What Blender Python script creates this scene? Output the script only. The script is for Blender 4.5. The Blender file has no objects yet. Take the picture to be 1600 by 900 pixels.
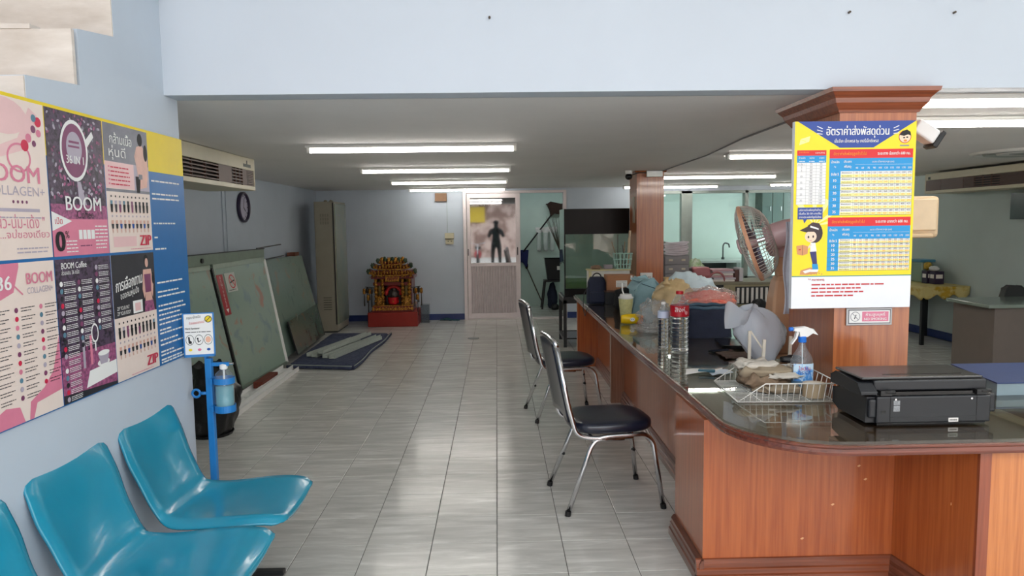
import bpy, math, random
from mathutils import Vector, Matrix, noise
from mathutils.geometry import tessellate_polygon
SC = bpy.context.scene
COL = SC.collection
PI = math.pi
sin, cos = math.sin, math.cos

# ---------------------------------------------------------------- camera
cd = bpy.data.cameras.new('camera')
cam = bpy.data.objects.new('camera', cd); COL.objects.link(cam)
pit, yaw, rol = .090134, .020904, -.0132
F_ = Vector((sin(yaw), cos(yaw), 0)); R_ = Vector((cos(yaw), -sin(yaw), 0)); U_ = Vector((0, 0, 1))
F2 = F_*cos(pit) - U_*sin(pit); U2 = U_*cos(pit) + F_*sin(pit)
R3 = R_*cos(rol) + U2*sin(rol); U3 = -R_*sin(rol) + U2*cos(rol)
cam.matrix_world = Matrix(((R3.x, U3.x, -F2.x, 0), (R3.y, U3.y, -F2.y, 0), (R3.z, U3.z, -F2.z, 1.559), (0, 0, 0, 1)))
cd.sensor_width = 36; cd.lens = 1094.9*36/1600; cd.clip_start = .02; cd.clip_end = 200
SC.camera = cam
# ---------------------------------------------------------------- world: overcast sky behind the open shop front
w = bpy.data.worlds.new('sky'); SC.world = w; w.use_nodes = True
nt = w.node_tree; bg = nt.nodes['Background']
tc = nt.nodes.new('ShaderNodeTexCoord'); ns = nt.nodes.new('ShaderNodeTexNoise'); ns.inputs['Scale'].default_value = 2.2
rp = nt.nodes.new('ShaderNodeValToRGB')
rp.color_ramp.elements[0].position = .35; rp.color_ramp.elements[0].color = (.85, .93, 1, 1)
rp.color_ramp.elements[1].position = .65; rp.color_ramp.elements[1].color = (1, 1, 1, 1)
nt.links.new(tc.outputs['Generated'], ns.inputs['Vector']); nt.links.new(ns.outputs['Fac'], rp.inputs['Fac'])
nt.links.new(rp.outputs['Color'], bg.inputs['Color']); bg.inputs['Strength'].default_value = 3.2
# portal over the open shop front (guides the sampling of the sky only)
ld = bpy.data.lights.new('sky_portal', 'AREA'); ld.shape = 'RECTANGLE'; ld.size = 7.2; ld.size_y = 4.0
ld.cycles.is_portal = True
lo = bpy.data.objects.new('sky_portal', ld); COL.objects.link(lo); lo.location = (2.15, -1.55, 2.05); lo.rotation_euler = (PI/2, 0, 0)
SC.view_settings.view_transform = 'Standard'; SC.view_settings.look = 'None'; SC.view_settings.gamma = 1
SC.view_settings.use_curve_mapping = False; SC.view_settings.exposure = 0.56
SC.cycles.max_bounces = 10; SC.cycles.transparent_max_bounces = 24; SC.cycles.caustics_reflective = False
SC.cycles.caustics_refractive = False; SC.cycles.sample_clamp_indirect = 4.0

# ---------------------------------------------------------------- materials
def lin(c):
    if isinstance(c, str):
        c = [int(c[i:i+2], 16)/255 for i in (0, 2, 4)]
    return tuple((v/12.92 if v <= .04045 else ((v+.055)/1.055)**2.4) for v in c) + (1,)
MATS = {}
def M(name, col, rough=.5, metal=0, var=.06, scale=12, bump=0, coat=0, stretch=(1, 1, 1), detail=4, spec=.5, emit=0, sub=0, sheen=0, col2=None, lo_=.3, hi=.7, rot=(0, 0, 0), alpha=1, brough=None):
    """principled material with a procedural colour variation (world position) and optional relief"""
    if name in MATS: return MATS[name]
    m = bpy.data.materials.new(name); m.use_nodes = True; MATS[name] = m
    n = m.node_tree.nodes; L = m.node_tree.links; b = n['Principled BSDF']
    c = lin(col)
    b.inputs['Roughness'].default_value = rough; b.inputs['Metallic'].default_value = metal
    b.inputs['Specular IOR Level'].default_value = spec
    b.inputs['Coat Weight'].default_value = coat; b.inputs['Coat Roughness'].default_value = .08
    b.inputs['Alpha'].default_value = alpha
    if sheen: b.inputs['Sheen Weight'].default_value = sheen
    if sub:
        b.inputs['Subsurface Weight'].default_value = sub; b.inputs['Subsurface Radius'].default_value = (.02, .02, .02)
    if emit:
        b.inputs['Emission Color'].default_value = c; b.inputs['Emission Strength'].default_value = emit
    if var or bump or col2:
        g = n.new('ShaderNodeNewGeometry'); mp = n.new('ShaderNodeMapping'); nz = n.new('ShaderNodeTexNoise')
        mp.inputs['Scale'].default_value = stretch; mp.inputs['Rotation'].default_value = rot
        nz.inputs['Scale'].default_value = scale; nz.inputs['Detail'].default_value = detail; nz.inputs['Roughness'].default_value = .6
        L.new(g.outputs['Position'], mp.inputs['Vector']); L.new(mp.outputs['Vector'], nz.inputs['Vector'])
        r = n.new('ShaderNodeValToRGB'); e = r.color_ramp.elements
        e[0].position = lo_; e[1].position = hi
        if col2: e[0].color = lin(col2); e[1].color = c
        else:
            e[0].color = tuple(max(0, v*(1-var)) for v in c[:3]) + (1,)
            e[1].color = tuple(min(1, v*(1+var)) for v in c[:3]) + (1,)
        L.new(nz.outputs['Fac'], r.inputs['Fac']); L.new(r.outputs['Color'], b.inputs['Base Color'])
        if bump:
            bp = n.new('ShaderNodeBump'); bp.inputs['Strength'].default_value = bump; bp.inputs['Distance'].default_value = .01
            L.new(nz.outputs['Fac'], bp.inputs['Height']); L.new(bp.outputs['Normal'], b.inputs['Normal'])
    else:
        b.inputs['Base Color'].default_value = c
    return m
def thin_glass(name, tint, rough=0.0, ior=1.5, haze=0, hazecol=(1, 1, 1), bump=0, bscale=30):
    """clear sheet: fresnel mix of see-through and mirror, plus an optional milky diffuse share"""
    if name in MATS: return MATS[name]
    m = bpy.data.materials.new(name); m.use_nodes = True; MATS[name] = m
    n = m.node_tree.nodes; L = m.node_tree.links; n.remove(n['Principled BSDF']); out = n['Material Output']
    t = n.new('ShaderNodeBsdfTransparent'); t.inputs[0].default_value = lin(tint)
    g = n.new('ShaderNodeBsdfGlossy'); g.inputs['Roughness'].default_value = rough; g.inputs[0].default_value = (1, 1, 1, 1)
    lw_ = n.new('ShaderNodeLayerWeight'); pw = n.new('ShaderNodeMath'); pw.operation = 'POWER'; pw.inputs[1].default_value = 5
    f0 = ((ior-1)/(ior+1))**2; f = n.new('ShaderNodeMath'); f.operation = 'MULTIPLY_ADD'; f.inputs[1].default_value = 1-f0; f.inputs[2].default_value = f0
    L.new(lw_.outputs['Facing'], pw.inputs[0]); L.new(pw.outputs[0], f.inputs[0])
    x = n.new('ShaderNodeMixShader'); L.new(f.outputs[0], x.inputs[0])
    last = t.outputs[0]
    if haze:
        d = n.new('ShaderNodeBsdfDiffuse'); d.inputs[0].default_value = lin(hazecol)
        tr = n.new('ShaderNodeBsdfTranslucent'); tr.inputs[0].default_value = lin(hazecol)
        dm = n.new('ShaderNodeMixShader'); dm.inputs[0].default_value = .4
        L.new(d.outputs[0], dm.inputs[1]); L.new(tr.outputs[0], dm.inputs[2])
        h = n.new('ShaderNodeMixShader'); h.inputs[0].default_value = haze
        L.new(t.outputs[0], h.inputs[1]); L.new(dm.outputs[0], h.inputs[2]); last = h.outputs[0]
    if bump:
        ge = n.new('ShaderNodeNewGeometry'); nz = n.new('ShaderNodeTexNoise'); nz.inputs['Scale'].default_value = bscale; nz.inputs['Detail'].default_value = 3
        bp = n.new('ShaderNodeBump'); bp.inputs['Strength'].default_value = bump; bp.inputs['Distance'].default_value = .02
        L.new(ge.outputs['Position'], nz.inputs['Vector']); L.new(nz.outputs['Fac'], bp.inputs['Height'])
        L.new(bp.outputs['Normal'], g.inputs['Normal']); L.new(bp.outputs['Normal'], lw_.inputs['Normal'])
    L.new(last, x.inputs[1]); L.new(g.outputs[0], x.inputs[2]); L.new(x.outputs[0], out.inputs[0])
    return m
def wood(name, c1, c2, axis='z', rough=.28, coat=.5):
    st = {'z': (38, 38, 1.3), 'x': (1.3, 38, 38), 'y': (38, 1.3, 38)}[axis]
    return M(name, c1, rough=rough, col2=c2, scale=1.6, stretch=st, detail=6, coat=coat, bump=.04, lo_=.32, hi=.62)

# ---------------------------------------------------------------- mesh builder
class MB:
    def __init__(s): s.v = []; s.f = []; s.m = []; s.T = None
    def add(s, vs, fs, mi=0):
        o = len(s.v)
        s.v += [tuple(s.T @ Vector(v)) if s.T else tuple(v) for v in vs]
        s.f += [tuple(o+i for i in f) for f in fs]; s.m += [mi]*len(fs); return s
    def box(s, x0, x1, y0, y1, z0, z1, mi=0):
        return s.add([(x0,y0,z0),(x1,y0,z0),(x1,y1,z0),(x0,y1,z0),(x0,y0,z1),(x1,y0,z1),(x1,y1,z1),(x0,y1,z1)],
                     [(0,3,2,1),(4,5,6,7),(0,1,5,4),(1,2,6,5),(2,3,7,6),(3,0,4,7)], mi)
    def bar(s, a, b, wx, wy, up=(0,0,1), mi=0):
        """square bar from a to b; wx across, wy along the up side"""
        a = Vector(a); b = Vector(b); d = (b-a).normalized(); u = Vector(up)
        if abs(d.dot(u)) > .99: u = Vector((0, 1, 0))
        r = d.cross(u).normalized()*wx/2; u = r.cross(d).normalized()*wy/2
        vs = [p+q for p in (a, b) for q in (-r-u, r-u, r+u, -r+u)]
        return s.add(vs, [(0,1,2,3),(7,6,5,4),(0,4,5,1),(1,5,6,2),(2,6,7,3),(3,7,4,0)], mi)
    def cyl(s, a, b, r0, r1=None, n=16, cap=True, mi=0):
        return s.tube([a, b], [r0, r0 if r1 is None else r1], n, cap, mi)
    def tube(s, pts, r, n=8, cap=True, mi=0, closed=False):
        pts = [Vector(p) for p in pts]; k = len(pts); rs = r if isinstance(r, (list, tuple)) else [r]*k
        vs = []; prev = None
        for i, p in enumerate(pts):
            if closed: d = pts[(i+1) % k]-pts[i-1]
            else: d = pts[min(i+1, k-1)]-pts[max(i-1, 0)]
            d = d.normalized() if d.length > 1e-9 else Vector((0,0,1))
            if prev is None:
                u = Vector((0,0,1)) if abs(d.z) < .9 else Vector((1,0,0)); u = (u-d*u.dot(d)).normalized()
            else:
                u = prev-d*prev.dot(d); u = u.normalized() if u.length > 1e-6 else Vector((1,0,0))
            prev = u; q = d.cross(u)
            for j in range(n):
                t = 2*PI*j/n; vs.append(p+(u*cos(t)+q*sin(t))*rs[i])
        fs = []
        for i in range(k if closed else k-1):
            for j in range(n):
                a, b = i*n+j, i*n+(j+1) % n; c, d2 = ((i+1) % k)*n+(j+1) % n, ((i+1) % k)*n+j
                fs.append((a, b, c, d2))
        if cap and not closed: fs += [tuple(range(n))[::-1], tuple((k-1)*n+j for j in range(n))]
        return s.add(vs, fs, mi)
    def lathe(s, prof, c=(0,0,0), n=24, mi=0, cap=False, sx=1, sy=1):
        """prof: (radius, z) from bottom to top"""
        vs = [(c[0]+r*cos(2*PI*j/n)*sx, c[1]+r*sin(2*PI*j/n)*sy, c[2]+z) for r, z in prof for j in range(n)]
        fs = [(i*n+j, i*n+(j+1) % n, (i+1)*n+(j+1) % n, (i+1)*n+j) for i in range(len(prof)-1) for j in range(n)]
        if cap: fs += [tuple(range(n))[::-1], tuple((len(prof)-1)*n+j for j in range(n))]
        return s.add(vs, fs, mi)
    def prism(s, poly, axis, a, b, mi=0):
        """poly of 2-d points extruded along axis (x: (y,z), y: (x,z), z: (x,y))"""
        f = {'x': lambda p, t: (t, p[0], p[1]), 'y': lambda p, t: (p[0], t, p[1]), 'z': lambda p, t: (p[0], p[1], t)}[axis]
        n = len(poly); vs = [f(p, a) for p in poly]+[f(p, b) for p in poly]
        fs = [(i, (i+1) % n, n+(i+1) % n, n+i) for i in range(n)]
        if n > 4:
            tr = tessellate_polygon([[Vector((p[0], p[1], 0)) for p in poly]])
            fs += [tuple(q) for q in tr]+[tuple(n+i for i in q)[::-1] for q in tr]
        else: fs += [tuple(range(n))[::-1], tuple(range(n, 2*n))]
        return s.add(vs, fs, mi)
    def grid(s, fn, nu, nv, mi=0, closeu=False):
        vs = [fn(i/nu, j/nv) for j in range(nv+1) for i in range(nu+1)]
        fs = [(j*(nu+1)+i, j*(nu+1)+i+1, (j+1)*(nu+1)+i+1, (j+1)*(nu+1)+i) for j in range(nv) for i in range(nu)]
        return s.add(vs, fs, mi)
    def blob(s, c, r, seed=0, amp=.15, fr=3, n=22, m=14, flat=True, top=None, mi=0, fine=0, ff=9):
        """lumpy soft body resting on z=c[2] (base)"""
        c = Vector(c)
        def fn(u, v):
            t = 2*PI*u; ph = PI*v-PI/2
            d = Vector((cos(ph)*cos(t), cos(ph)*sin(t), sin(ph)))
            k = 1+amp*noise.noise(d*fr+Vector((seed*7.1, seed*3.3, 0)))
            if fine: k += fine*abs(noise.noise(d*ff+Vector((seed, 0, 4))))
            z = d.z*r[2]*k
            if top: z = z*(1+top*max(0, d.z))
            x, y = d.x*r[0]*k, d.y*r[1]*k
            if flat: z = max(z, -r[2]*.72)
            return (c.x+x, c.y+y, c.z+z+(r[2]*.72 if flat else r[2]))
        return s.grid(fn, n, m, mi)
    def build(s, name, mats, parent=None, smooth=False, bevel=0, seg=2, at=None, sub=0, solid=0, kind=None, label=None):
        me = bpy.data.meshes.new(name)
        sh = wloc(parent) if parent else Vector(at if at is not None else (0, 0, 0))
        me.from_pydata([(v[0]-sh.x, v[1]-sh.y, v[2]-sh.z) for v in s.v], [], s.f)
        if not isinstance(mats, (list, tuple)): mats = [mats]
        for m in mats: me.materials.append(m)
        if len(mats) > 1: me.polygons.foreach_set('material_index', s.m)
        o = bpy.data.objects.new(name, me); COL.objects.link(o)
        if parent: o.parent = parent
        else: o.location = sh
        if smooth: me.shade_smooth()
        if solid:
            q = o.modifiers.new('t', 'SOLIDIFY'); q.thickness = solid; q.offset = 0
        if bevel:
            q = o.modifiers.new('b', 'BEVEL'); q.width = bevel; q.segments = seg; q.limit_method = 'ANGLE'; q.angle_limit = .6
        if sub:
            q = o.modifiers.new('s', 'SUBSURF'); q.levels = sub; q.render_levels = sub
        if kind: o['kind'] = kind
        if label: o['label'] = label
        return o
def wloc(o):
    v = Vector((0, 0, 0))
    while o: v = v+o.location; o = o.parent
    return v
def thing(name, loc, label, cat, group=None):
    o = bpy.data.objects.new(name, None); COL.objects.link(o); o.location = loc; o.empty_display_size = .1
    o['label'] = label; o['category'] = cat
    if group: o['group'] = group
    return o
def tag(o, label, cat, group=None):
    o['label'] = label; o['category'] = cat
    if group: o['group'] = group
    return o
def struct(o): o['kind'] = 'structure'; return o
def dup(root, loc=None, rz=None, label=None):
    r = root.copy(); COL.objects.link(r)
    if loc is not None: r.location = loc
    if rz is not None: r.rotation_euler = (0, 0, rz)
    if label: r['label'] = label
    for ch in list(root.children):
        c = ch.copy(); COL.objects.link(c); c.parent = r
        for g in list(ch.children):
            d = g.copy(); COL.objects.link(d); d.parent = c
    return r
def arc(c, r, a0, a1, n, pl='xy'):
    o = []
    for i in range(n+1):
        t = a0+(a1-a0)*i/n; p = (r*cos(t), r*sin(t))
        o.append({'xy': (c[0]+p[0], c[1]+p[1], c[2]), 'xz': (c[0]+p[0], c[1], c[2]+p[1]), 'yz': (c[0], c[1]+p[0], c[2]+p[1])}[pl])
    return o
# rounded path through corner points
def rpath(pts, r=.03, n=4):
    pts = [Vector(p) for p in pts]; out = [pts[0]]
    for i in range(1, len(pts)-1):
        a, b, c = pts[i-1], pts[i], pts[i+1]; d1 = (a-b); d2 = (c-b)
        k = min(r, d1.length*.45, d2.length*.45); p0 = b+d1.normalized()*k; p2 = b+d2.normalized()*k
        for j in range(n+1):
            t = j/n; out.append(p0*(1-t)**2+b*2*t*(1-t)+p2*t*t)
    out.append(pts[-1]); return out

# ---------------------------------------------------------------- lettering
TXT = {}; DEP = {}
def text2d(s):
    """outline text -> (verts, tris) at size 1, every contour filled on its own so overlapping strokes stay whole"""
    if s in TXT: return TXT[s]
    c = bpy.data.curves.new('t', 'FONT'); c.body = s; c.size = 1; c.fill_mode = 'NONE'; c.resolution_u = 3
    o = bpy.data.objects.new('t', c); COL.objects.link(o)
    me = bpy.data.meshes.new_from_object(o.evaluated_get(bpy.context.evaluated_depsgraph_get()))
    vs = [v.co.to_2d() for v in me.vertices]; nb = {}
    for e in me.edges:
        a, b = e.vertices; nb.setdefault(a, []).append(b); nb.setdefault(b, []).append(a)
    seen = set(); loops = []
    for st in nb:
        if st in seen: continue
        lp = [st]; seen.add(st); cur = st
        while True:
            nx = [q for q in nb[cur] if q not in seen]
            if not nx: break
            cur = nx[0]; seen.add(cur); lp.append(cur)
        if len(lp) > 2: loops.append([vs[i] for i in lp])
    area = lambda l: sum(l[i-1].x*l[i].y-l[i].x*l[i-1].y for i in range(len(l)))/2
    # a contour is a hole when its first point lies within a bigger contour of the other winding
    def inside(p, l):
        r = False
        for i in range(len(l)):
            a, b = l[i-1], l[i]
            if (a.y > p.y) != (b.y > p.y) and p.x < (b.x-a.x)*(p.y-a.y)/(b.y-a.y)+a.x: r = not r
        return r
    A = [area(l) for l in loops]; V = []; Fc = []; D = []; nl = 0
    if loops:
        bb = [(min(p.x for p in l), max(p.x for p in l)) for l in loops]
        holes = [i for i in range(len(loops)) if any(A[j]*A[i] < 0 and abs(A[j]) > abs(A[i]) and bb[j][0] <= bb[i][0] and bb[j][1] >= bb[i][1] and inside(loops[i][0], loops[j]) for j in range(len(loops)))]
        outs = [i for i in range(len(loops)) if i not in holes]
        own = {i: [] for i in outs}
        for h in holes:
            cand = [i for i in outs if inside(loops[h][0], loops[i])]
            if cand: own[min(cand, key=lambda i: abs(A[i]))].append(h)
        for i in outs:
            ls = [[Vector((p.x, p.y, 0)) for p in loops[k]] for k in [i]+own[i]]
            flat = [p for l in ls for p in l]; b0 = len(V); V += [(p.x, p.y) for p in flat]
            for t in tessellate_polygon(ls): Fc.append(tuple(b0+q for q in t))
            D += [nl % 4]*len(flat); nl += 1
    xs = [v[0] for v in V] or [0]
    bpy.data.objects.remove(o); bpy.data.curves.remove(c); bpy.data.meshes.remove(me)
    DEP[s] = D; TXT[s] = (V, Fc, min(xs), max(xs)); return TXT[s]
class Print:
    """flat print on a sheet: origin = lower left corner, U right, V up, N towards the viewer"""
    def __init__(s, org, U, V, mats):
        s.o = Vector(org); s.U = Vector(U).normalized(); s.V = Vector(V).normalized(); s.N = s.U.cross(s.V)
        s.q = 0; s.mb = MB(); s.tx = MB(); s.mats = mats; s.ix = {m: i for i, m in enumerate(mats)}
    def P(s, u, v, k): return s.o+s.U*u+s.V*v+s.N*(.0003*(k+1))
    def poly(s, pts, m, k=0):
        s.q = (s.q+1) % 9; s.mb.add([s.P(u, v, k+s.q*.09) for u, v in pts], [tuple(range(len(pts)))], s.ix[m]); return s
    def rect(s, u0, v0, u1, v1, m, k=0): return s.poly([(u0,v0),(u1,v0),(u1,v1),(u0,v1)], m, k)
    def disc(s, u, v, r, m, k=0, ry=None, n=18, a0=0):
        ry = ry or r; return s.poly([(u+r*cos(a0+2*PI*i/n), v+ry*sin(a0+2*PI*i/n)) for i in range(n)], m, k)
    def ring(s, u, v, r, w_, m, k=0, n=24, ry=None):
        ry = ry or r; q = ry/r
        a = [s.P(u+r*cos(2*PI*i/n), v+ry*sin(2*PI*i/n), k) for i in range(n)]
        b = [s.P(u+(r-w_)*cos(2*PI*i/n), v+(r-w_)*q*sin(2*PI*i/n), k) for i in range(n)]
        s.mb.add(a+b, [(i, (i+1) % n, n+(i+1) % n, n+i) for i in range(n)], s.ix[m]); return s
    def line(s, u0, v0, u1, v1, w_, m, k=0):
        d = Vector((u1-u0, v1-v0)); d.normalize(); p = Vector((-d.y, d.x))*w_/2
        return s.poly([(u0+p.x, v0+p.y), (u0-p.x, v0-p.y), (u1-p.x, v1-p.y), (u1+p.x, v1+p.y)], m, k)
    def text(s, t, u, v, size, m, k=3, w_=None, al='l', bold=0, slope=0):
        V, F, x0, x1 = text2d(t)
        if not V: return s
        kx = size if w_ is None else w_/max(1e-6, x1-x0)
        off = {'l': 0, 'c': -.5, 'r': -1}[al]*(x1-x0)*kx
        DD = DEP[t]
        for i_, db in enumerate([0] if not bold else [0, bold*size, -bold*size]):
            s.tx.add([s.P(u+off+(x-x0)*kx+db, v+y*size+slope*((x-x0)*kx), k+i_*.6+dd*.12) for (x, y), dd in zip(V, DD)], F, s.ix[m])
        return s
    def scrib(s, u0, v, u1, h, m, rnd, k=3):
        """a line of print too small to read: short dashes of word length"""
        u = u0
        while u < u1-h:
            l = min(rnd.uniform(1.2, 4.5)*h, u1-u); s.rect(u, v, u+l, v+h*.62, m, k); u += l+h*.5
        return s
    def done(s, parent):
        if s.mb.v: s.mb.build('printed_design', s.mats, parent, kind='stuff')
        if s.tx.v: s.tx.build('lettering', s.mats, parent, kind='stuff')

# ---------------------------------------------------------------- shared materials
paint = M('wall_paint', (.76, .80, .845), rough=.6, var=.03, scale=2.5, bump=.02)
paint_r = M('pale_green_paint', (.72, .78, .77), rough=.6, var=.03, scale=2.5)
kitchen_paint = M('kitchen_paint', (.78, .86, .82), rough=.6, var=.05, scale=2)
beam_paint = M('beam_paint', (.775, .81, .85), rough=.6, var=.02, scale=2)
ceil_paint = M('ceiling_paint', (.94, .93, .92), rough=.7, var=.03, scale=1.5)
blue_base = M('blue_baseboard_paint', (.10, .19, .42), rough=.35, var=.08)
wood_z = wood('cabinet_veneer', (.69, .37, .18), (.59, .28, .12))
wood_pale = wood('cabinet_veneer_light', (.80, .50, .27), (.70, .40, .20))
wood_col = wood('column_veneer', (.70, .41, .23), (.57, .30, .16))
wood_x = wood('edge_wood_x', (.47, .23, .16), (.31, .14, .10), 'x', rough=.2)
wood_y = wood('edge_wood_y', (.50, .25, .16), (.33, .15, .10), 'y', rough=.2)
wood_top = wood('counter_wood', (.48, .32, .25), (.36, .23, .18), 'y', rough=.4, coat=0)
chrome = M('chrome', (.86, .86, .87), rough=.14, metal=1, var=0)
alu = M('aluminium', (.72, .74, .73), rough=.4, metal=.7, var=.06, scale=30)
white_alu = M('white_aluminium', (.93, .93, .92), rough=.35, var=.03)
white_pl = M('white_plastic', (.93, .93, .92), rough=.35, var=.02)
black_pl = M('black_plastic', (.06, .06, .065), rough=.4, var=.1)
black_gl = M('black_gloss', (.03, .03, .035), rough=.12, var=.1)
black_me = M('black_metal', (.09, .10, .11), rough=.45, var=.15)
cream_pl = M('cream_plastic', (.80, .77, .66), rough=.4, var=.04)
paper = M('paper', (.93, .92, .90), rough=.7, var=.03)
glass = thin_glass('clear_glass', (.97, .985, .98))
pet = thin_glass('bottle_plastic', (.95, .97, .98), rough=.03, ior=1.45, haze=.10, hazecol=(.95, .97, 1), bump=.35, bscale=60)
filmbag = thin_glass('clear_film', (.98, .98, .98), rough=.12, ior=1.7, haze=.22, hazecol=(1, 1, 1), bump=1.0, bscale=34)
water_pet = M('water_filled_plastic', (.97, .99, 1), rough=.02, var=0)
water_pet.node_tree.nodes['Principled BSDF'].inputs['Transmission Weight'].default_value = 1; water_pet.node_tree.nodes['Principled BSDF'].inputs['IOR'].default_value = 1.33
grout = M('grout', (.28, .27, .25), rough=.8, var=.1)

# ---------------------------------------------------------------- floor of single tiles
T = .32
def tile_mat():
    m = bpy.data.materials.new('marble_tile'); m.use_nodes = True; n = m.node_tree.nodes; L = m.node_tree.links; b = n['Principled BSDF']
    g = n.new('ShaderNodeNewGeometry'); oi = n.new('ShaderNodeObjectInfo')
    cm = n.new('ShaderNodeCombineXYZ'); mu = n.new('ShaderNodeMath'); mu.operation = 'MULTIPLY'; mu.inputs[1].default_value = 3.0
    L.new(oi.outputs['Random'], mu.inputs[0]); L.new(mu.outputs[0], cm.inputs[2])
    ad = n.new('ShaderNodeVectorMath'); L.new(g.outputs['Position'], ad.inputs[0]); L.new(cm.outputs[0], ad.inputs[1])
    mp = n.new('ShaderNodeMapping'); mp.inputs['Rotation'].default_value = (0, 0, .62); mp.inputs['Scale'].default_value = (2.6, 17, 4)
    L.new(ad.outputs[0], mp.inputs['Vector'])
    nz = n.new('ShaderNodeTexNoise'); nz.inputs['Scale'].default_value = 1.0; nz.inputs['Detail'].default_value = 6; nz.inputs['Roughness'].default_value = .62; nz.inputs['Distortion'].default_value = .5
    L.new(mp.outputs[0], nz.inputs['Vector'])
    r = n.new('ShaderNodeValToRGB'); e = r.color_ramp.elements
    e[0].position = .30; e[0].color = lin((.72, .715, .69)); e[1].position = .78; e[1].color = lin((.92, .92, .90))
    k = e.new(.52); k.color = lin((.79, .785, .76)); k = e.new(.62); k.color = lin((.84, .835, .81))
    L.new(nz.outputs['Fac'], r.inputs['Fac']); L.new(r.outputs[0], b.inputs['Base Color'])
    b.inputs['Roughness'].default_value = .16; b.inputs['Specular IOR Level'].default_value = .5
    n2 = n.new('ShaderNodeTexNoise'); n2.inputs['Scale'].default_value = 14; n2.inputs['Detail'].default_value = 3
    L.new(g.outputs['Position'], n2.inputs['Vector'])
    bp = n.new('ShaderNodeBump'); bp.inputs['Strength'].default_value = .05; bp.inputs['Distance'].default_value = .01
    L.new(n2.outputs['Fac'], bp.inputs['Height']); L.new(bp.outputs[0], b.inputs['Normal'])
    return m
tmat = tile_mat()
floor = struct(MB().box(-3.1, 5.95, -1.6, 14.0, -.12, -.003).build('floor', grout))
X0, Y0 = -.0203, 10.4164*T          # tile grid origin
g2 = .0016
def tile_mb(mb, x, y):
    a, b = x+g2, x+T-g2; c, d = y+g2, y+T-g2; e = .002
    mb.add([(a,c,-.004),(b,c,-.004),(b,d,-.004),(a,d,-.004),(a,c,-.001),(b,c,-.001),(b,d,-.001),(a,d,-.001),
            (a+e,c+e,0),(b-e,c+e,0),(b-e,d-e,0),(a+e,d-e,0)],
           [(0,1,5,4),(1,2,6,5),(2,3,7,6),(3,0,4,7),(4,5,9,8),(5,6,10,9),(6,7,11,10),(7,4,8,11),(8,9,10,11)])
one = MB(); tile_mb(one, 0, 0)
tl = None; rest = MB(); nt_ = 0
for j in range(-17, 34):
    for i in range(-10, 19):
        x, y = X0+i*T, Y0+j*T
        if x < -3.0 or x+T > 5.9: continue
        xc, yc = x+T/2, y+T/2
        near = (y > 2.55 and yc < 8.1 and ((-1.5 if y < 3.3 else -2.6 if yc > 5 else -2.2) < xc < 1.3)) and xc > -.60*(yc+.3)
        if near and nt_ < 298:
            nt_ += 1
            if tl is None: tl = one.build('tile', tmat, floor)
            t_ = tl if nt_ == 1 else tl.copy()
            if nt_ > 1: COL.objects.link(t_); t_.parent = floor
            t_.location = (x, y, 0)
        else: tile_mb(rest, x, y)
rest.build('tile_field', tmat, floor, kind='stuff')

# ---------------------------------------------------------------- room shell
CZ = 2.149; YB = 11.57
# stairwell wall carrying the posters, stepped top edge under the marble stair
pr_ = [(-1.6, 0)]
yy, zz = [2.27+.27*k for k in range(-14, 1)], []
prof = [(-1.6, 0), (3.33, 0), (3.33, 4.5), (2.81, 4.5), (2.81, 2.30), (2.567, 2.265), (2.567, 2.07), (2.27, 2.045)]
y, z = 2.27, 1.84
prof.append((y, z))
while z-.215 > 0 and y-.28 > -1.5:
    prof += [(y-.28, z-.02), (y-.28, z-.215)]; y -= .28; z -= .215
prof += [(-1.6, z-.02)]
struct(MB().prism(prof, 'x', -1.60, -1.464).build('wall_stair', paint))
struct(MB().box(-3.05, -1.601, 3.22, 3.33, 0, 4.5).build('wall_stair_rear', paint))
struct(MB().box(-2.72, -2.60, -1.6, 3.22, 0, 4.5).build('wall_stair_outer', paint))
struct(MB().box(-3.05, -2.93, 3.33, YB+.12, 0, CZ).build('wall_left', paint))
wb = MB()
wb.box(-2.93, -.545, YB, YB+.12, 0, CZ).box(-.545, 1.15, YB, YB+.12, 2.115, CZ).box(1.15, 2.35, YB, YB+.12, 0, CZ)
wb.box(2.35, 5.1, YB, YB+.12, 0, .62).box(2.35, 5.1, YB, YB+.12, 2.075, CZ).box(5.1, 5.79, YB, YB+.12, 0, CZ)
struct(wb.build('wall_back', paint))
struct(MB().box(5.79, 5.91, -1.6, YB+.12, 0, 4.5).build('wall_right', paint_r))
struct(MB().box(-3.05, 5.9, 3.33, YB+.12, CZ, CZ+.12).build('ceiling', ceil_paint))
struct(MB().box(-1.464, 5.79, 3.20, 3.335, CZ, 4.5).build('wall_beam', beam_paint))
struct(MB().box(-2.72, 5.91, -1.6, 3.33, 4.5, 4.6).build('ceiling_front', ceil_paint))
struct(MB().box(-2.72, 5.91, -1.6, -1.45, 4.0, 4.5).build('wall_front_lintel', beam_paint))
bb = MB().box(-2.93, -.55, YB-.012, YB, 0, .10).box(1.16, 2.35, YB-.012, YB, 0, .10)
struct(bb.build('baseboard_back', blue_base))
struct(MB().box(-2.93, -2.918, 3.33, YB, 0, .10).build('baseboard_left', blue_base))
struct(MB().box(5.778, 5.79, 3.4, YB, 0, .10).build('baseboard_right', blue_base))
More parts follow.
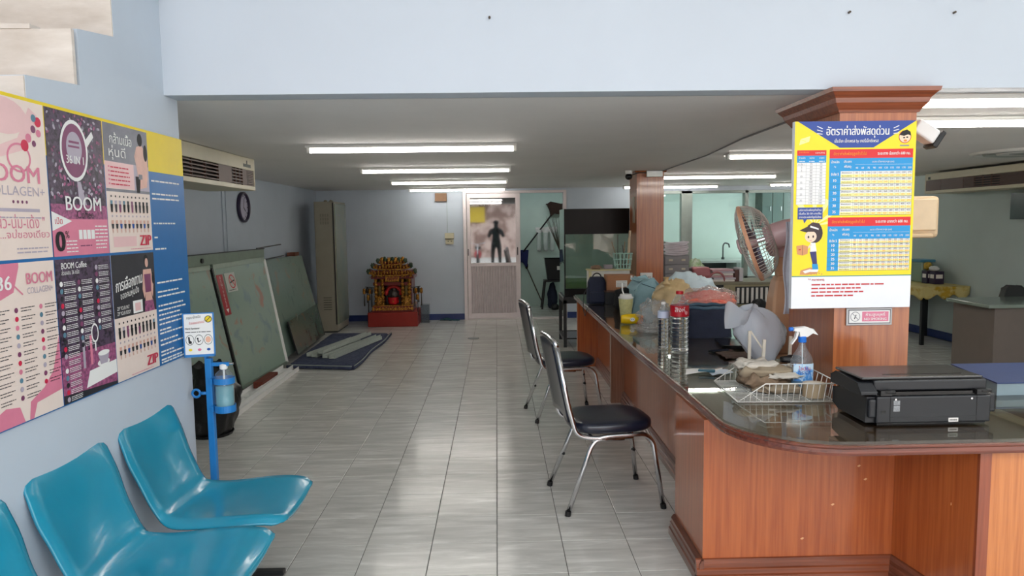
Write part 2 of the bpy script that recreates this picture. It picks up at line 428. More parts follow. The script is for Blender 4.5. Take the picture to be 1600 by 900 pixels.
# back room and kitchen shells behind the rear wall
struct(MB().box(-.9, 2.2, 13.33, 13.42, 0, 2.5).build('wall_yard', kitchen_paint))
struct(MB().box(2.2, 2.3, YB+.12, 13.42, 0, 2.5).build('wall_yard_side', kitchen_paint))
struct(MB().box(-1.0, -.9, YB+.12, 13.42, 0, 2.5).build('wall_yard_left', kitchen_paint))
struct(MB().box(2.3, 5.9, 13.33, 13.42, 0, 2.5).build('wall_kitchen', kitchen_paint))
struct(MB().box(-1.0, 5.9, YB+.12, 13.42, 2.5, 2.6).build('ceiling_rear', ceil_paint))
# marble stair above the poster wall
mar = M('stair_marble', (.90, .86, .82), rough=.25, col2=(.80, .75, .70), scale=3, stretch=(1.5, 1.5, 5), rot=(.5, .2, 0), detail=6)
st = thing('staircase', (-1.6, 2.27, 0), 'pale marble staircase rising above the poster wall', 'stairs')
core = M('stair_concrete', (.7, .7, .7), rough=.8)
cc = MB(); ys, zs = 2.27, 1.845
steps = [(2.27+.27*k, 1.845+.215*k) for k in range(-8, 4)]
for y, z in steps:
    cc.box(-2.59, -1.62, y+.012, min(3.21, y+.30), z-.35 if z > .4 else 0, z+.195)
cc.build('stair_core', core, st)
for k, (y, z) in enumerate(steps):
    w0 = -1.4655 if y > 2.0 else -1.602
    jn = -1.90 if k % 2 else -2.05
    for a, b in ((w0, jn+.001), (jn-.001, -2.58)):
        MB().box(b, a, y-.006, y+.011, z-.022, z+.197).build('tile', mar, st)
        MB().box(b, min(a, -1.602), y-.012, min(3.21, y+.27), z+.197, z+.213).build('tile', mar, st)
hk = MB().tube(rpath([(-1.463, 3.05, 2.60), (-1.44, 3.08, 2.565), (-1.43, 3.13, 2.55), (-1.45, 3.16, 2.57)], .02), .006, 8)
tag(hk.build('wire_hook', white_pl, smooth=True, at=(-1.463, 3.1, 2.55)), 'small white cable loop on the stairwell wall by the beam', 'hook')
nail = M('rusty_metal', (.3, .25, .2), rough=.6)
for i, (x, z) in enumerate(((-.017, 2.472), (1.59, 2.484), (2.066, 2.48))):
    tag(MB().cyl((x, 3.2, z), (x, 3.185, z), .005, n=8).build('nail', nail, at=(x, 3.2, z)),
        ['small nail in the white beam, leftmost of three', 'small nail in the white beam, middle one, above the wooden column', 'small nail in the white beam near its right end'][i], 'nail')

# ---------------------------------------------------------------- rear door
dm = M('pinkish_aluminium', (.88, .84, .84), rough=.35, metal=.2, var=.04)
df = MB(); Yd = YB-.02
for x0, x1 in ((-.545, -.49), (1.10, 1.15)): df.box(x0, x1, Yd-.03, YB+.10, 0, 2.115)
df.box(-.49, 1.10, Yd-.03, YB+.10, 2.075, 2.115).box(-.49, 1.10, Yd-.03, YB+.10, 0, .015)
struct(df.build('door_1_frame', dm, bevel=.003))
dr = thing('door_panel', (-.04, YB, .015), 'white framed sliding door with glass upper half and ribbed lower half', 'door')
f = MB()
for x0, x1 in ((-.485, -.43), (.315, .39)): f.box(x0, x1, YB-.01, YB+.03, .016, 2.073)
f.box(-.43, .315, YB-.01, YB+.03, 2.0, 2.073).box(-.43, .315, YB-.01, YB+.03, .88, .935).box(-.43, .315, YB-.01, YB+.03, .016, .10)
f.build('door_frame', dm, dr, bevel=.003)
MB().box(-.432, .317, YB+.008, YB+.014, .93, 2.005).build('glass_pane', thin_glass('mirror_film_glass', (.55, .58, .60), rough=.03, ior=2.5), dr)
rb = M('ribbed_panel_paint', (.82, .78, .78), rough=.4, var=.05)
MB().box(-.43, .315, YB+.006, YB+.014, .10, .88).build('lower_panel', rb, dr)
rib = None; rnd = random.Random(4)
for k in range(17):
    x = -.415+k*.0445; mb = MB().prism([(x, YB+.006), (x+.008, YB-.008), (x+.024, YB-.008), (x+.032, YB+.006)], 'z', .102, .878)
    mb.build('rib', rb, dr)
MB().box(.335, .35, YB-.02, YB-.01, 1.06, 1.19).build('lock_plate', black_pl, dr)
MB().box(-.475, -.462, YB-.02, YB-.01, 1.06, 1.17).build('lock_plate', black_pl, dr)
MB().box(-.43, .315, YB+.016, YB+.02, 1.93, 2.0).build('blind_strip', M('grey_strip', (.45, .47, .48)), dr)

# sliding window between office and kitchen
wf = MB(); fr_m = M('grey_window_frame', (.60, .64, .62), rough=.4, metal=.2)
for x0, x1 in ((2.35, 2.40), (3.05, 3.23), (4.10, 4.16), (5.05, 5.10)): wf.box(x0, x1, YB-.03, YB+.10, .62, 2.075)
wf.box(2.35, 5.1, YB-.03, YB+.10, 2.03, 2.075).box(2.35, 5.1, YB-.03, YB+.10, .62, .66)
struct(wf.build('window_1', fr_m, bevel=.003))
for x0, x1 in ((2.40, 3.05), (3.23, 4.10), (4.16, 5.05)):
    struct(MB().box(x0, x1, YB+.03, YB+.036, .66, 2.03).build('window_1_pane', glass))

# ---------------------------------------------------------------- lights
tubem = M('fluorescent_tube_glow', (1, .98, .95), emit=18, var=0)
lw = M('lamp_white_metal', (.90, .90, .88), rough=.3, var=.02)
def lamp(x0, x1, y, lab):
    t = thing('ceiling_light', ((x0+x1)/2, y, CZ-.045), lab, 'ceiling light', 'fluorescent ceiling lights')
    z = CZ-.0005
    MB().box(x0, x1, y-.075, y+.075, z-.012, z).build('housing', lw, t)
    tr = MB().prism([(y-.075, z-.012), (y-.072, z-.020), (y-.062, z-.012)], 'x', x0, x1).prism([(y+.062, z-.012), (y+.072, z-.020), (y+.075, z-.012)], 'x', x0, x1)
    tr.build('reflector', lw, t)
    for e in (x0, x1-.02): MB().box(e, e+.02, y-.030, y+.030, z-.052, z-.012).build('end_cap', lw, t)
    MB().cyl((x0+.025, y, z-.036), (x1-.025, y, z-.036), .014, n=12).build('fluorescent_tube', tubem, t, smooth=True)
rows = ['nearest', 'second', 'third', 'farthest']
for i, y in enumerate((5.22, 7.24, 9.25, 11.15)):
    lamp(-1.37, .155, y, f'{rows[i]} long fluorescent ceiling light in the row above the aisle')
for i, y in enumerate((3.43, 4.16, 6.10, 8.76, 11.07)):
    lamp(2.0, 3.5, y, ['fluorescent ceiling light just behind the white beam, right of the column', 'fluorescent ceiling light seen right of the white camera', 'fluorescent ceiling light left of the wooden column, nearest of its row', 'fluorescent ceiling light right of the rear column, middle of three', 'farthest fluorescent ceiling light right of the rear column'][i])
lamp(4.2, 5.6, 10.8, 'far fluorescent ceiling light just left of the price poster column')
v = thing('ceiling_vent', (4.7, 6.2, CZ-.03), 'round grey slotted diffuser in the ceiling at right', 'vent')
for k, (r0, r1) in enumerate(((.42, .36), (.32, .26), (.22, .16), (.12, .02))):
    MB().lathe([(r0, 0), (r0-.01, -.025), (r1, -.012), (r1, 0)], (4.7, 6.2, CZ-.001), 40).build('ring', lw if k % 2 == 0 else alu, v, smooth=True)

# baseboards of aisle etc done; wooden columns
def column(x0, x1, y0, y1, lab, crown, zb):
    t = thing('wooden_column', ((x0+x1)/2, (y0+y1)/2, zb), lab, 'column')
    mb = MB().box(x0, x1, y0, y1, zb, CZ-.002)
    mb.build('shaft', wood_col, t)
    def ringp(e, z0, z1, e2=None):
        e2 = e if e2 is None else e2
        a = [(x0-e, y0-e, z0), (x1+e, y0-e, z0), (x1+e, y1+e, z0), (x0-e, y1+e, z0), (x0-e2, y0-e2, z1), (x1+e2, y0-e2, z1), (x1+e2, y1+e2, z1), (x0-e2, y1+e2, z1)]
        return a, [(0,3,2,1),(4,5,6,7),(0,1,5,4),(1,2,6,5),(2,3,7,6),(3,0,4,7)]
    if crown:
        c = MB()
        for e, za, zc, e2 in ((.008, -.105, -.095, .012), (.012, -.095, -.065, .035), (.035, -.065, -.045, .04), (.04, -.045, -.02, .062), (.066, -.02, -.002, .070)):
            vs, fs = ringp(e, CZ+za, CZ+zc, e2); c.add(vs, fs)
        c.build('crown_moulding', wood('crown_wood', (.60, .32, .20), (.44, .22, .13), 'x'), t)
    else:
        vs, fs = ringp(.018, CZ-.02, CZ-.002, .03); MB().add(vs, fs).build('crown_moulding', wood_col, t)
    return t
column(1.563, 1.916, 3.2, 3.70, 'wooden column beside the printer carrying the yellow price poster', True, .7705)
column(1.60, 1.91, 8.0, 8.42, 'wooden column rising behind the counter by the fish tank', False, 0)

# ---------------------------------------------------------------- reception counter
ZT = .77
top = [(.856, 7.81), (.858, 4.64), (.875, 3.75), (.885, 3.19)]
top += [(1.272+.388*cos(PI+PI/2*i/12), 2.795+.388*sin(PI+PI/2*i/12)) for i in range(13)]
top += [(3.7, 2.407), (3.7, 3.72), (1.98, 3.72), (1.98, 7.81)]
def inset(poly, d):
    n = len(poly); o = []
    for i in range(n):
        p = Vector(poly[i]); a = (p-Vector(poly[i-1])).normalized(); b = (Vector(poly[(i+1) % n])-p).normalized()
        na = Vector((-a.y, a.x)); nb = Vector((-b.y, b.x)); m = (na+nb).normalized(); o.append(tuple(p+m*d/max(.3, m.dot(na))))
    return o
ct = thing('reception_counter', (1.4, 3.0, 0), 'long L-shaped brown wooden reception counter with rounded corner', 'counter')
# worktop: wood slab with a rounded wooden nosing
MB().prism(inset(top, .012), 'z', ZT-.052, ZT-.011).build('worktop', wood_top, ct)
ed = MB(); prf = [(.012, -.052), (.002, -.050), (0, -.040), (.001, -.026), (-.004, -.020), (-.004, -.013), (.004, -.011), (.012, -.011)]
rings = [inset(top, a) for a, _ in prf]; n = len(top)
ed.add([(p[0], p[1], ZT+z) for r_, (a, z) in zip(rings, prf) for p in r_],
       [(k*n+i, k*n+(i+1) % n, (k+1)*n+(i+1) % n, (k+1)*n+i) for k in range(len(prf)-1) for i in range(n)])
ed.build('edge_moulding', wood_x, ct)
zt = ZT-.053
MB().box(.875, .893, 2.914, 3.387, 0, zt).build('side_panel', wood_z, ct)
MB().box(.893, 1.706, 2.914, 2.932, 0, zt).build('front_panel', wood_z, ct)
MB().prism([(1.706, 2.932), (1.706, 2.914), (1.769, 2.49), (1.787, 2.49), (1.724, 2.932)], 'z', 0, zt).build('side_panel', wood_z, ct)
MB().box(1.769, 1.812, 2.475, 2.49, 0, zt).build('corner_post', wood('post_wood', (.60, .30, .18), (.48, .22, .12)), ct)
MB().box(1.812, 3.66, 2.48, 2.495, 0, zt).build('front_panel', wood_pale, ct)
MB().box(3.66, 3.68, 2.48, 3.6, 0, zt).build('side_panel', wood_z, ct)
MB().box(.893, 1.09, 3.369, 3.387, 0, zt).build('end_panel', wood_z, ct)
MB().box(1.09, 1.108, 3.387, 7.75, 0, zt).build('back_panel', wood_z, ct)
MB().box(.975, 1.09, 5.97, 6.03, 0, zt).build('divider', wood('divider_wood', (.60, .40, .30), (.48, .30, .20)), ct)
MB().box(.866, 1.09, 7.55, 7.62, 0, zt).build('divider', wood_z, ct)
MB().box(1.108, 1.97, 7.73, 7.75, 0, zt).build('end_panel', wood_z, ct)
MB().box(1.95, 1.97, 3.74, 7.73, 0, zt).build('rear_panel', wood_z, ct)
sk = wood('skirting_wood', (.54, .29, .18), (.40, .20, .12), 'x')
sky_ = wood('skirting_wood_y', (.46, .26, .18), (.34, .18, .12), 'y')
def skirt(a, b, nrm, mat_, nm='skirting'):
    a = Vector((a[0], a[1], 0)); b = Vector((b[0], b[1], 0)); nn = Vector((nrm[0], nrm[1], 0)).normalized()
    pf = [(0, 0), (.032, 0), (.032, .035), (.026, .040), (.026, .062), (.020, .067), (.020, .085), (.008, .100), (0, .102)]
    k = len(pf); vs = [p+nn*q+Vector((0, 0, z)) for p in (a, b) for q, z in pf]
    MB().add(vs, [(i, (i+1) % k, k+(i+1) % k, k+i) for i in range(k)]+[tuple(range(k))[::-1], tuple(range(k, 2*k))]).build(nm, mat_, ct)
skirt((.875, 2.89), (.875, 3.387), (-1, 0), sky_); skirt((.843, 2.914), (1.706, 2.914), (0, -1), sk)
skirt((1.706, 2.914), (1.769, 2.49), (-1, -.15), sky_); skirt((1.769, 2.475), (3.66, 2.475), (0, -1), sk)
skirt((1.09, 3.387), (1.09, 5.97), (-1, 0), sky_); skirt((1.09, 6.03), (1.09, 7.55), (-1, 0), sky_)
for x, y, z, a in ((1.55, 2.913, .50, .3), (1.58, 2.913, .44, 0), (1.12, 2.913, .63, .8), (1.31, 2.913, .18, .5), (1.44, 2.913, .33, .2)):
    MB().prism([(x-.008, z), (x, z-.004), (x+.009, z+.003), (x+.002, z+.007)], 'y', y, y+.001).build('chip', M('chipped_wood', (.86, .66, .48), var=.1), ct)
MB().prism([(2.60, .45), (2.61, .445), (2.61, .457), (2.60, .46)], 'x', 1.752, 1.753).build('chip', MATS['chipped_wood'], ct)
# glass sheets lying on the worktop
topg = thin_glass('worktop_glass', (.93, .96, .94), rough=0.004, ior=1.75)
gl = MB().prism(inset(top, .010), 'z', ZT-.0108, ZT).build('glass_sheet', topg, at=(1.4, 3.0, ZT-.01))
tag(gl, 'clear glass sheet with dark edge covering the top of the counter', 'glass sheet')

# things on the counter are laid out from the counter's front corner (layout unit = .946 m)
KS = .946
K = Matrix.Translation((.885, 2.407, ZT)) @ Matrix.Scale(KS, 4) @ Matrix.Translation((-.9355, -2.5444, -.725))
def CM(): m = MB(); m.T = K; return m
def kp(x, y, z=.725): return K @ Vector((x, y, z))
B = .7253
# printer, its back towards the front
pb = M('printer_black', (.115, .12, .135), rough=.42, var=.05, scale=60, bump=.01)
pb2 = M('printer_lid', (.16, .155, .155), rough=.25, var=.05)
t = thing('printer', kp(1.76, 2.9), 'black flatbed printer lying on the counter beside the column', 'printer')
CM().prism([(1.53, B+.008), (2.0, B+.008), (2.0, .845), (1.53, .845)], 'y', 2.752, 3.08).build('body', pb, t, bevel=.006)
CM().box(1.542, 1.99, 2.770, 3.07, B, B+.010).build('base_plate', black_pl, t)
CM().prism([(2.79, .895), (2.76, .862), (2.76, .850), (3.02, .850), (3.02, .885), (2.98, .905)], 'x', 1.470, 1.532).build('lid_side', pb, t, bevel=.008, seg=3)
CM().prism([(2.77, B+.01), (2.77, .84), (2.95, .84), (3.05, .82), (3.05, B+.03), (3.0, B+.01)], 'x', 1.495, 1.530).build('side_bulge', pb, t, bevel=.01, seg=3)
CM().box(1.50, 1.53, 2.754, 2.775, B+.03, .835).build('corner_rib', pb, t, bevel=.008, seg=3)
CM().box(1.53, 1.998, 2.778, 3.04, .862, .905).build('scanner_lid', pb, t, bevel=.006)
CM().box(1.485, 1.99, 2.79, 3.02, .905, .917).build('lid_top', pb2, t, bevel=.005)
CM().box(1.60, 1.93, 2.84, 2.846, .917, .9185).build('lid_groove', black_gl, t)
CM().box(1.54, 1.985, 2.766, 2.79, .847, .861).build('hinge_gap', black_gl, t)
for x in (1.545, 1.94): 
    CM().box(x, x+.045, 2.752, 2.785, .848, .868).cyl((x+.02, 2.757, .862), (x+.06, 2.757, .862), .007, n=10).build('hinge', black_pl, t)
CM().box(1.585, 1.586, 2.7505, 2.752, B+.01, .846).box(1.94, 1.941, 2.7505, 2.752, B+.01, .846).box(1.586, 1.94, 2.7505, 2.752, B+.034, B+.035).build('seam', black_gl, t)
CM().box(2.001, 2.028, 2.765, 3.0, B+.045, .846).build('side_cover', pb, t, bevel=.006)
CM().box(1.548, 1.566, 2.7505, 2.752, B+.05, B+.063).build('power_socket', black_gl, t)
for x in (1.606, 1.918): CM().cyl((x, 2.7525, .833), (x, 2.749, .833), .0042, n=12).build('screw', chrome, t)
CM().box(1.598, 1.624, 2.7505, 2.752, B+.058, B+.082).box(1.598, 1.624, 2.7505, 2.752, B+.085, B+.103).build('rating_label', M('silver_label', (.55, .56, .57), rough=.4, var=.3, scale=200), t)
lb = CM().box(1.826, 1.866, 2.750, 2.752, B+.012, B+.028).build('white_label', paper, t)
for k in range(7): CM().box(1.831+k*.0045, 1.8335+k*.0045, 2.7495, 2.750, B+.017, B+.023).build('label_print', black_pl, lb)
# black machine behind the printer on the right: blue topped flat box
t = thing('flat_box', kp(2.5, 3.4), 'flat pale box with blue top on the counter right of the printer', 'box')
CM().prism([(2.350, 3.20), (2.95, 3.20), (2.95, 3.63), (2.42, 3.63)], 'z', B, .782).build('box_side', M('pale_blue_card', (.55, .63, .66), rough=.5), t)
CM().prism([(2.345, 3.195), (2.96, 3.195), (2.96, 3.64), (2.415, 3.64)], 'z', .782, .788).build('box_top', M('blue_card', (.20, .27, .45), rough=.5), t)

# white wire letter tray
wm = M('white_wire', (.90, .89, .86), rough=.35, var=.02)
t = thing('wire_basket', kp(1.35, 3.35), 'white wire tray on the counter holding cloths, tape and a spray bottle', 'basket')
def wire(mb, pts, r=.0022, n=6): return mb.tube(pts, r, n)
# corners: front-left low, rises along the sloping side
FL, FR, BR, BL = (1.100, 3.145), (1.545, 3.125), (1.565, 3.56), (1.125, 3.58)
z0, z1 = B+.006, .815
lerp = lambda a, b, s_: tuple(a[i]+(b[i]-a[i])*s_ for i in range(len(a)))
rim = CM()
for A_, B_ in ((FL, FR), (BL, BR)):
    wire(rim, [(*A_, z0), (*lerp(A_, B_, .28), z1), (B_[0]+.018, B_[1], z1)], .003, 8)
wire(rim, [(FR[0]+.018, FR[1], z1), (BR[0]+.018, BR[1], z1)], .003, 8); wire(rim, [(*FL, z0), (*BL, z0)], .003, 8)
rim.build('rim_wire', wm, t, smooth=True)
bot = CM()
wire(bot, [(*FL, z0), (*FR, z0), (*BR, z0), (*BL, z0)], .0028)
bot.build('bottom_frame', wm, t, smooth=True)
for k in range(1, 16):
    s_ = k/16
    for q, (A_, B_) in enumerate(((FL, FR), (BL, BR))):
        p = lerp(A_, B_, s_); zt_ = z0+(z1-z0)*min(1, s_/.28)
        CM().tube([(*p, z0), (p[0]+.016*s_, p[1], zt_)], .0019, 5).build('upright_wire', wm, t, smooth=True)
    a, b = lerp(FL, BL, s_), lerp(FR, BR, s_)
    CM().tube([(*a, z0), (*b, z0)], .0017, 5).build('bottom_wire', wm, t, smooth=True)
    if k % 2: CM().tube([(*b, z0), (b[0]+.018, b[1], z1)], .0019, 5).build('upright_wire', wm, t, smooth=True)
for k in range(1, 4):
    a, b = lerp(FL, FR, k/4), lerp(BL, BR, k/4)
    CM().tube([(*a, z0-.001), (*b, z0-.001)], .0022, 5).build('bottom_wire', wm, t, smooth=True)
# cloth stack
zc_ = z0+.004
t = thing('cloth_stack', kp(1.33, 3.40, zc_), 'stack of folded beige cleaning cloths in the wire tray', 'cloth')
cm_ = [M('beige_cloth', (.62, .56, .47), rough=.9, bump=.4, scale=30), M('brown_cloth', (.50, .42, .34), rough=.9, bump=.5, scale=40, var=.25), M('white_cloth', (.80, .77, .72), rough=.9, bump=.3, scale=30)]
for k, (cx, cy, rx, ry, h, zb_, mi, rz) in enumerate(((1.36, 3.36, .115, .10, .03, 0, 0, .1), (1.30, 3.40, .11, .09, .05, .022, 1, .3), (1.33, 3.43, .13, .08, .045, .060, 0, -.1), (1.29, 3.45, .10, .07, .04, .085, 2, -.1), (1.40, 3.36, .085, .06, .022, .062, 2, .4))):
    def fn(u, v, k=k, cx=cx, cy=cy, rx=rx, ry=ry, h=h, zb_=zb_):
        a = 2*PI*u; ph = PI*v-PI/2; e = lambda q: (abs(q)**.55)*(1 if q > 0 else -1)
        x, y, z = e(cos(a))*cos(ph)**.4 if cos(ph) > 0 else 0, e(sin(a))*cos(ph)**.4 if cos(ph) > 0 else 0, e(sin(ph))
        nn = noise.noise(Vector((x*2+k*5, y*2, z)))*.42
        return (cx+x*rx*(1+nn), cy+y*ry*(1+nn), zc_+zb_+h/2+z*h/2*(1+1.5*noise.noise(Vector((x*3+k, y*3, 0)))))
    CM().grid(fn, 26, 10).build('folded_cloth', cm_[mi], t, smooth=True)
# tape roll
t = thing('tape_roll', kp(1.49, 3.21, z0+.002), 'beige roll of packing tape standing in the wire tray', 'tape')
CM().lathe([(.040, 0), (.051, 0), (.051, .064), (.040, .064), (.040, 0)], (1.485, 3.215, z0+.003), 32).build('tape_winding', M('beige_tape', (.74, .66, .54), rough=.35), t, smooth=False)
CM().lathe([(.037, .001), (.040, .001), (.040, .063), (.037, .063), (.037, .001)], (1.485, 3.215, z0+.003), 32).build('cardboard_core', M('core_card', (.86, .82, .76)), t)
# spray bottle
t = thing('spray_bottle', kp(1.50, 3.37, z0+.002), 'clear spray bottle with blue label and white trigger in the wire tray', 'bottle')
zs_ = z0+.003; cx, cy = 1.492, 3.37
spf = [(.02, 0), (.045, .002), (.052, .012), (.053, .05), (.056, .09), (.057, .12), (.052, .15), (.040, .175), (.026, .195), (.017, .215), (.0155, .235)]
CM().lathe(spf, (cx, cy, zs_), 28, sy=.62).build('bottle_body', pet, t, smooth=True)
CM().lathe([(.04, .004), (.0495, .012), (.050, .05), (.052, .075), (0.001, .075)], (cx, cy, zs_), 28, sy=.60).build('liquid', M('pale_blue_liquid', (.45, .68, .85), rough=.1, alpha=.55, var=0), t, smooth=True)
def lab(u, v): 
    a = -PI/2-1.0+2.0*u; z = .045+.085*v
    return (cx+.0585*cos(a), cy+.0585*.63*sin(a), zs_+z)
lo_ = CM().grid(lab, 12, 3).build('label', M('spray_label', (.30, .58, .86), rough=.35, col2=(.80, .90, .97), scale=34, lo_=.45, hi=.55), t, smooth=True)
for s2, zz_, m_, nn in (('ไลปอน', .098, 'spray_red', 5), ('กระจก', .078, 'spray_navy', 5)):
    mm = M(m_, (.75, .15, .25) if 'red' in m_ else (.15, .2, .55), var=0)
    V, Fq, xa, xb = text2d(s2); sc_ = .060/(xb-xa); q = MB(); q.T = K
    q.add([(cx+.0592*cos(-PI/2+((x-xa)*sc_-.03)/.0575), cy+.0592*.63*sin(-PI/2+((x-xa)*sc_-.03)/.0575)-.0006, zs_+zz_+y*sc_*1.15) for x, y in V], Fq)
    q.build('label_lettering', mm, lo_)
CM().lathe([(.0185, .232), (.019, .234), (.019, .258), (.0165, .262)], (cx, cy, zs_), 20, cap=True).build('collar', M('bright_blue_plastic', (.10, .45, .85), rough=.35), t, smooth=False)
CM().prism([(cx-.048, zs_+.290), (cx-.045, zs_+.304), (cx+.015, zs_+.306), (cx+.050, zs_+.296), (cx+.066, zs_+.272), (cx+.045, zs_+.277), (cx+.020, zs_+.262), (cx-.016, zs_+.262), (cx-.02, zs_+.284)], 'y', cy-.013, cy+.013).build('spray_head', white_pl, t, bevel=.004)
CM().prism([(cx-.030, zs_+.287), (cx-.038, zs_+.255), (cx-.058, zs_+.226), (cx-.052, zs_+.224), (cx-.030, zs_+.252), (cx-.018, zs_+.285)], 'y', cy-.008, cy+.008).build('trigger', white_pl, t, bevel=.002)
CM().cyl((cx-.048, cy, zs_+.297), (cx-.066, cy, zs_+.297), .010, n=12).build('nozzle', MATS['bright_blue_plastic'], t)
CM().tube([(cx, cy, zs_+.24), (cx+.003, cy, zs_+.1), (cx+.01, cy, zs_+.01)], .0025, 6).build('dip_tube', white_pl, t, smooth=True)
# rack prongs standing up behind the tray (a white plastic holder)
t = thing('plastic_rack', kp(1.5, 4.0), 'white plastic rack with upright prongs behind the wire tray', 'rack')
for a, b in (((1.395, 3.82, B+.03), (1.395, 3.82, .955)), ((1.425, 3.70, B+.03), (1.432, 3.70, .925)), ((1.612, 3.80, B+.03), (1.618, 3.80, .925))):
    CM().bar(a, b, .017, .012, up=(0, 1, 0)).build('prong', M('old_white_plastic', (.90, .87, .80), rough=.4), t, bevel=.002)
CM().prism([(1.37, 3.66), (1.64, 3.66), (1.64, 3.85), (1.37, 3.85)], 'z', B, B+.03).build('rack_base', MATS['old_white_plastic'], t, bevel=.008)
CM().bar((1.40, 3.82, .955), (1.46, 3.80, .86), .008, .008).build('brace', MATS['old_white_plastic'], t)
tag(CM().blob((1.54, 3.60, B+.095), (.062, .03, .022), 3, .25, 2).build('black_pouch', black_pl, smooth=True, at=kp(1.54, 3.60, B+.09)), 'small black case lying on the cloths between the white prongs', 'case')
# white carrier bag
wbag = thin_glass('milky_bag_film', (.85, .87, .9), rough=.25, ior=1.4, haze=.82, hazecol=(.95, .97, 1), bump=.8, bscale=16)
def bag(mb, c, r, seed, amp=.22, fr=2.2, fine=.12, ff=6, top=None): return mb.blob(c, r, seed, amp, fr, 44, 28, True, top, fine=fine, ff=ff)
t = thing('carrier_bag', kp(1.52, 4.12), 'crumpled white plastic carrier bag under the desk fan', 'bag')
def wbf(u, v):
    a = 2*PI*u; k = sin(PI*min(1, max(0, .06+.94*v)))**.45*(1 if v < .97 else .4); w1 = .085+.10*v
    q = 1+.22*noise.noise(Vector((cos(a)*1.6, sin(a)*1.6, v*2.2+3)))+.16*abs(noise.noise(Vector((cos(a)*4, sin(a)*4, v*4))))
    return (1.555-.075*v+w1*k*q*cos(a), 4.01+.10*k*q*sin(a), B+.335*v+.05*noise.noise(Vector((cos(a)*1.4, sin(a)*1.4, 7)))*v)
CM().grid(wbf, 56, 30).build('bag_body', wbag, t, smooth=True)
CM().grid(lambda u, v: (1.29+.20*u+.03*v, 3.92+.06*v+.035*sin(8*u+2*v), 1.09-.02*u-.15*v*(1-.45*u)-.02*sin(11*u)*(v)+.02*sin(9*u)), 24, 12).build('bag_flap', wbag, t, smooth=True)
# dark things left of it
t = thing('phone', kp(1.45, 4.32), 'black phone lying on the counter left of the white rack', 'phone')
m_ = CM(); m_.bar((1.36, 4.40, B+.007), (1.50, 4.44, B+.007), .07, .012).build('phone_body', black_gl, t, bevel=.003)
tag(CM().grid(lambda u, v: (1.38+.22*u, 4.16+.22*v+.02*sin(7*u), B+.006+.018*abs(noise.noise(Vector((u*3, v*3, 2))))), 16, 10).build('cloth_scrap', M('brown_rag', (.32, .24, .20), rough=.9, bump=.4, scale=30, var=.3), at=kp(1.45, 4.25), smooth=True, solid=.004), 'crumpled brown rag beside the white rack', 'cloth')
tag(CM().prism([(1.48, 4.55), (1.66, 4.50), (1.70, 4.78), (1.52, 4.84)], 'z', B, B+.022).build('tablet', black_gl, at=kp(1.6, 4.65), bevel=.004), 'flat black device at the foot of the navy bag', 'device')
# papers with a pen packet
t = thing('paper_sheet', kp(1.15, 3.83), 'white papers lying near the edge of the counter by the bottles', 'paper')
CM().grid(lambda u, v: (1.025+.21*u+.03*v, 3.76+.10*v+.02*u, B+.002+.012*abs(sin(3*u+v))), 10, 5).build('sheet', paper, t, solid=.001)
CM().grid(lambda u, v: (1.16+.13*u, 3.72+.10*v+.04*u, B+.004+.006*abs(sin(5*u+v))), 8, 5).build('sheet', M('blue_white_packet', (.82, .86, .9)), t, solid=.001)
tag(CM().bar((1.105, 3.80, B+.017), (1.19, 3.77, B+.019), .03, .016).build('teal_marker', M('teal_plastic', (.10, .32, .38), rough=.3), at=kp(1.15, 3.79), bevel=.005), 'teal marker lying on the white papers', 'marker')

# bottles
def bottle(x, y, h, r, capm, labm, l0, l1, ribs, lab_, txt=None, capn='cap'):
    t = thing('water_bottle', kp(x, y), lab_, 'bottle')
    pf = [(.0005, .002), (r*.5, .001), (r*.85, 0), (r, h*.02)]
    zb_, zs2 = h*.03, h*.72; k = ribs
    for i in range(k*4+1):
        z = zb_+(zs2-zb_)*i/(k*4); inl = l0*h < z < l1*h
        pf.append((r*(1 if inl else 1-.09*(1-cos(i*PI/2))/2*1.3), z))
    pf = [q for q in pf if q[1] <= h*l0]+[(r*.98, h*l0), (.0005, h*l0)]
    CM().lathe(pf, (x, y, B+.0005), 26).build('bottle_body', water_pet, t, smooth=True)
    CM().lathe([(r*.98, h*l0), (r*.99, h*.72), (r*.97, h*.75), (r*.80, h*.82), (r*.55, h*.88), (r*.36, h*.93), (r*.33, h*.955)], (x, y, B+.0005), 26).build('bottle_neck', pet, t, smooth=True)
    CM().lathe([(r*.39, h*.948), (r*.40, h*.955), (r*.39, h*.995), (r*.3, h), (.0005, h)], (x, y, B), 20).build(capn, capm, t, smooth=False)
    lo = CM().lathe([(r*1.01, h*l0), (r*1.012, h*(l0+l1)/2), (r*1.01, h*l1)], (x, y, B), 26).build('label', labm, t, smooth=True)
    if txt:
        V, Fq, xa, xb = text2d(txt); sc_ = r*1.1/(xb-xa)
        CM().add([(x+r*1.025*cos(-PI/2+(((u-xa)*sc_)-r*.75)/r), y+r*1.025*sin(-PI/2+(((u-xa)*sc_)-r*.75)/r), B+h*l0+(l1-l0)*h*.45+q*sc_) for u, q in V], Fq).build('label_lettering', white_pl, lo)
        CM().add([(x+r*1.026*cos(-PI/2+(r*.5+r*.2*cos(a))/r), y+r*1.026*sin(-PI/2+(r*.5+r*.2*cos(a))/r), B+h*l0+(l1-l0)*h*.35+r*.2*sin(a)) for a in [2*PI*i/12 for i in range(12)]], [tuple(range(12))]).build('label_emblem', M('pink_print', (.9, .6, .62), var=0), lo)
    return t
red_pl = M('red_plastic', (.74, .08, .12), rough=.35)
bottle(1.182, 4.50, .392, .0605, red_pl, M('red_label', (.72, .06, .14), rough=.3, var=.1), .585, .765, 9, 'tall clear bottle with red cap and red label', 'สิงห์')
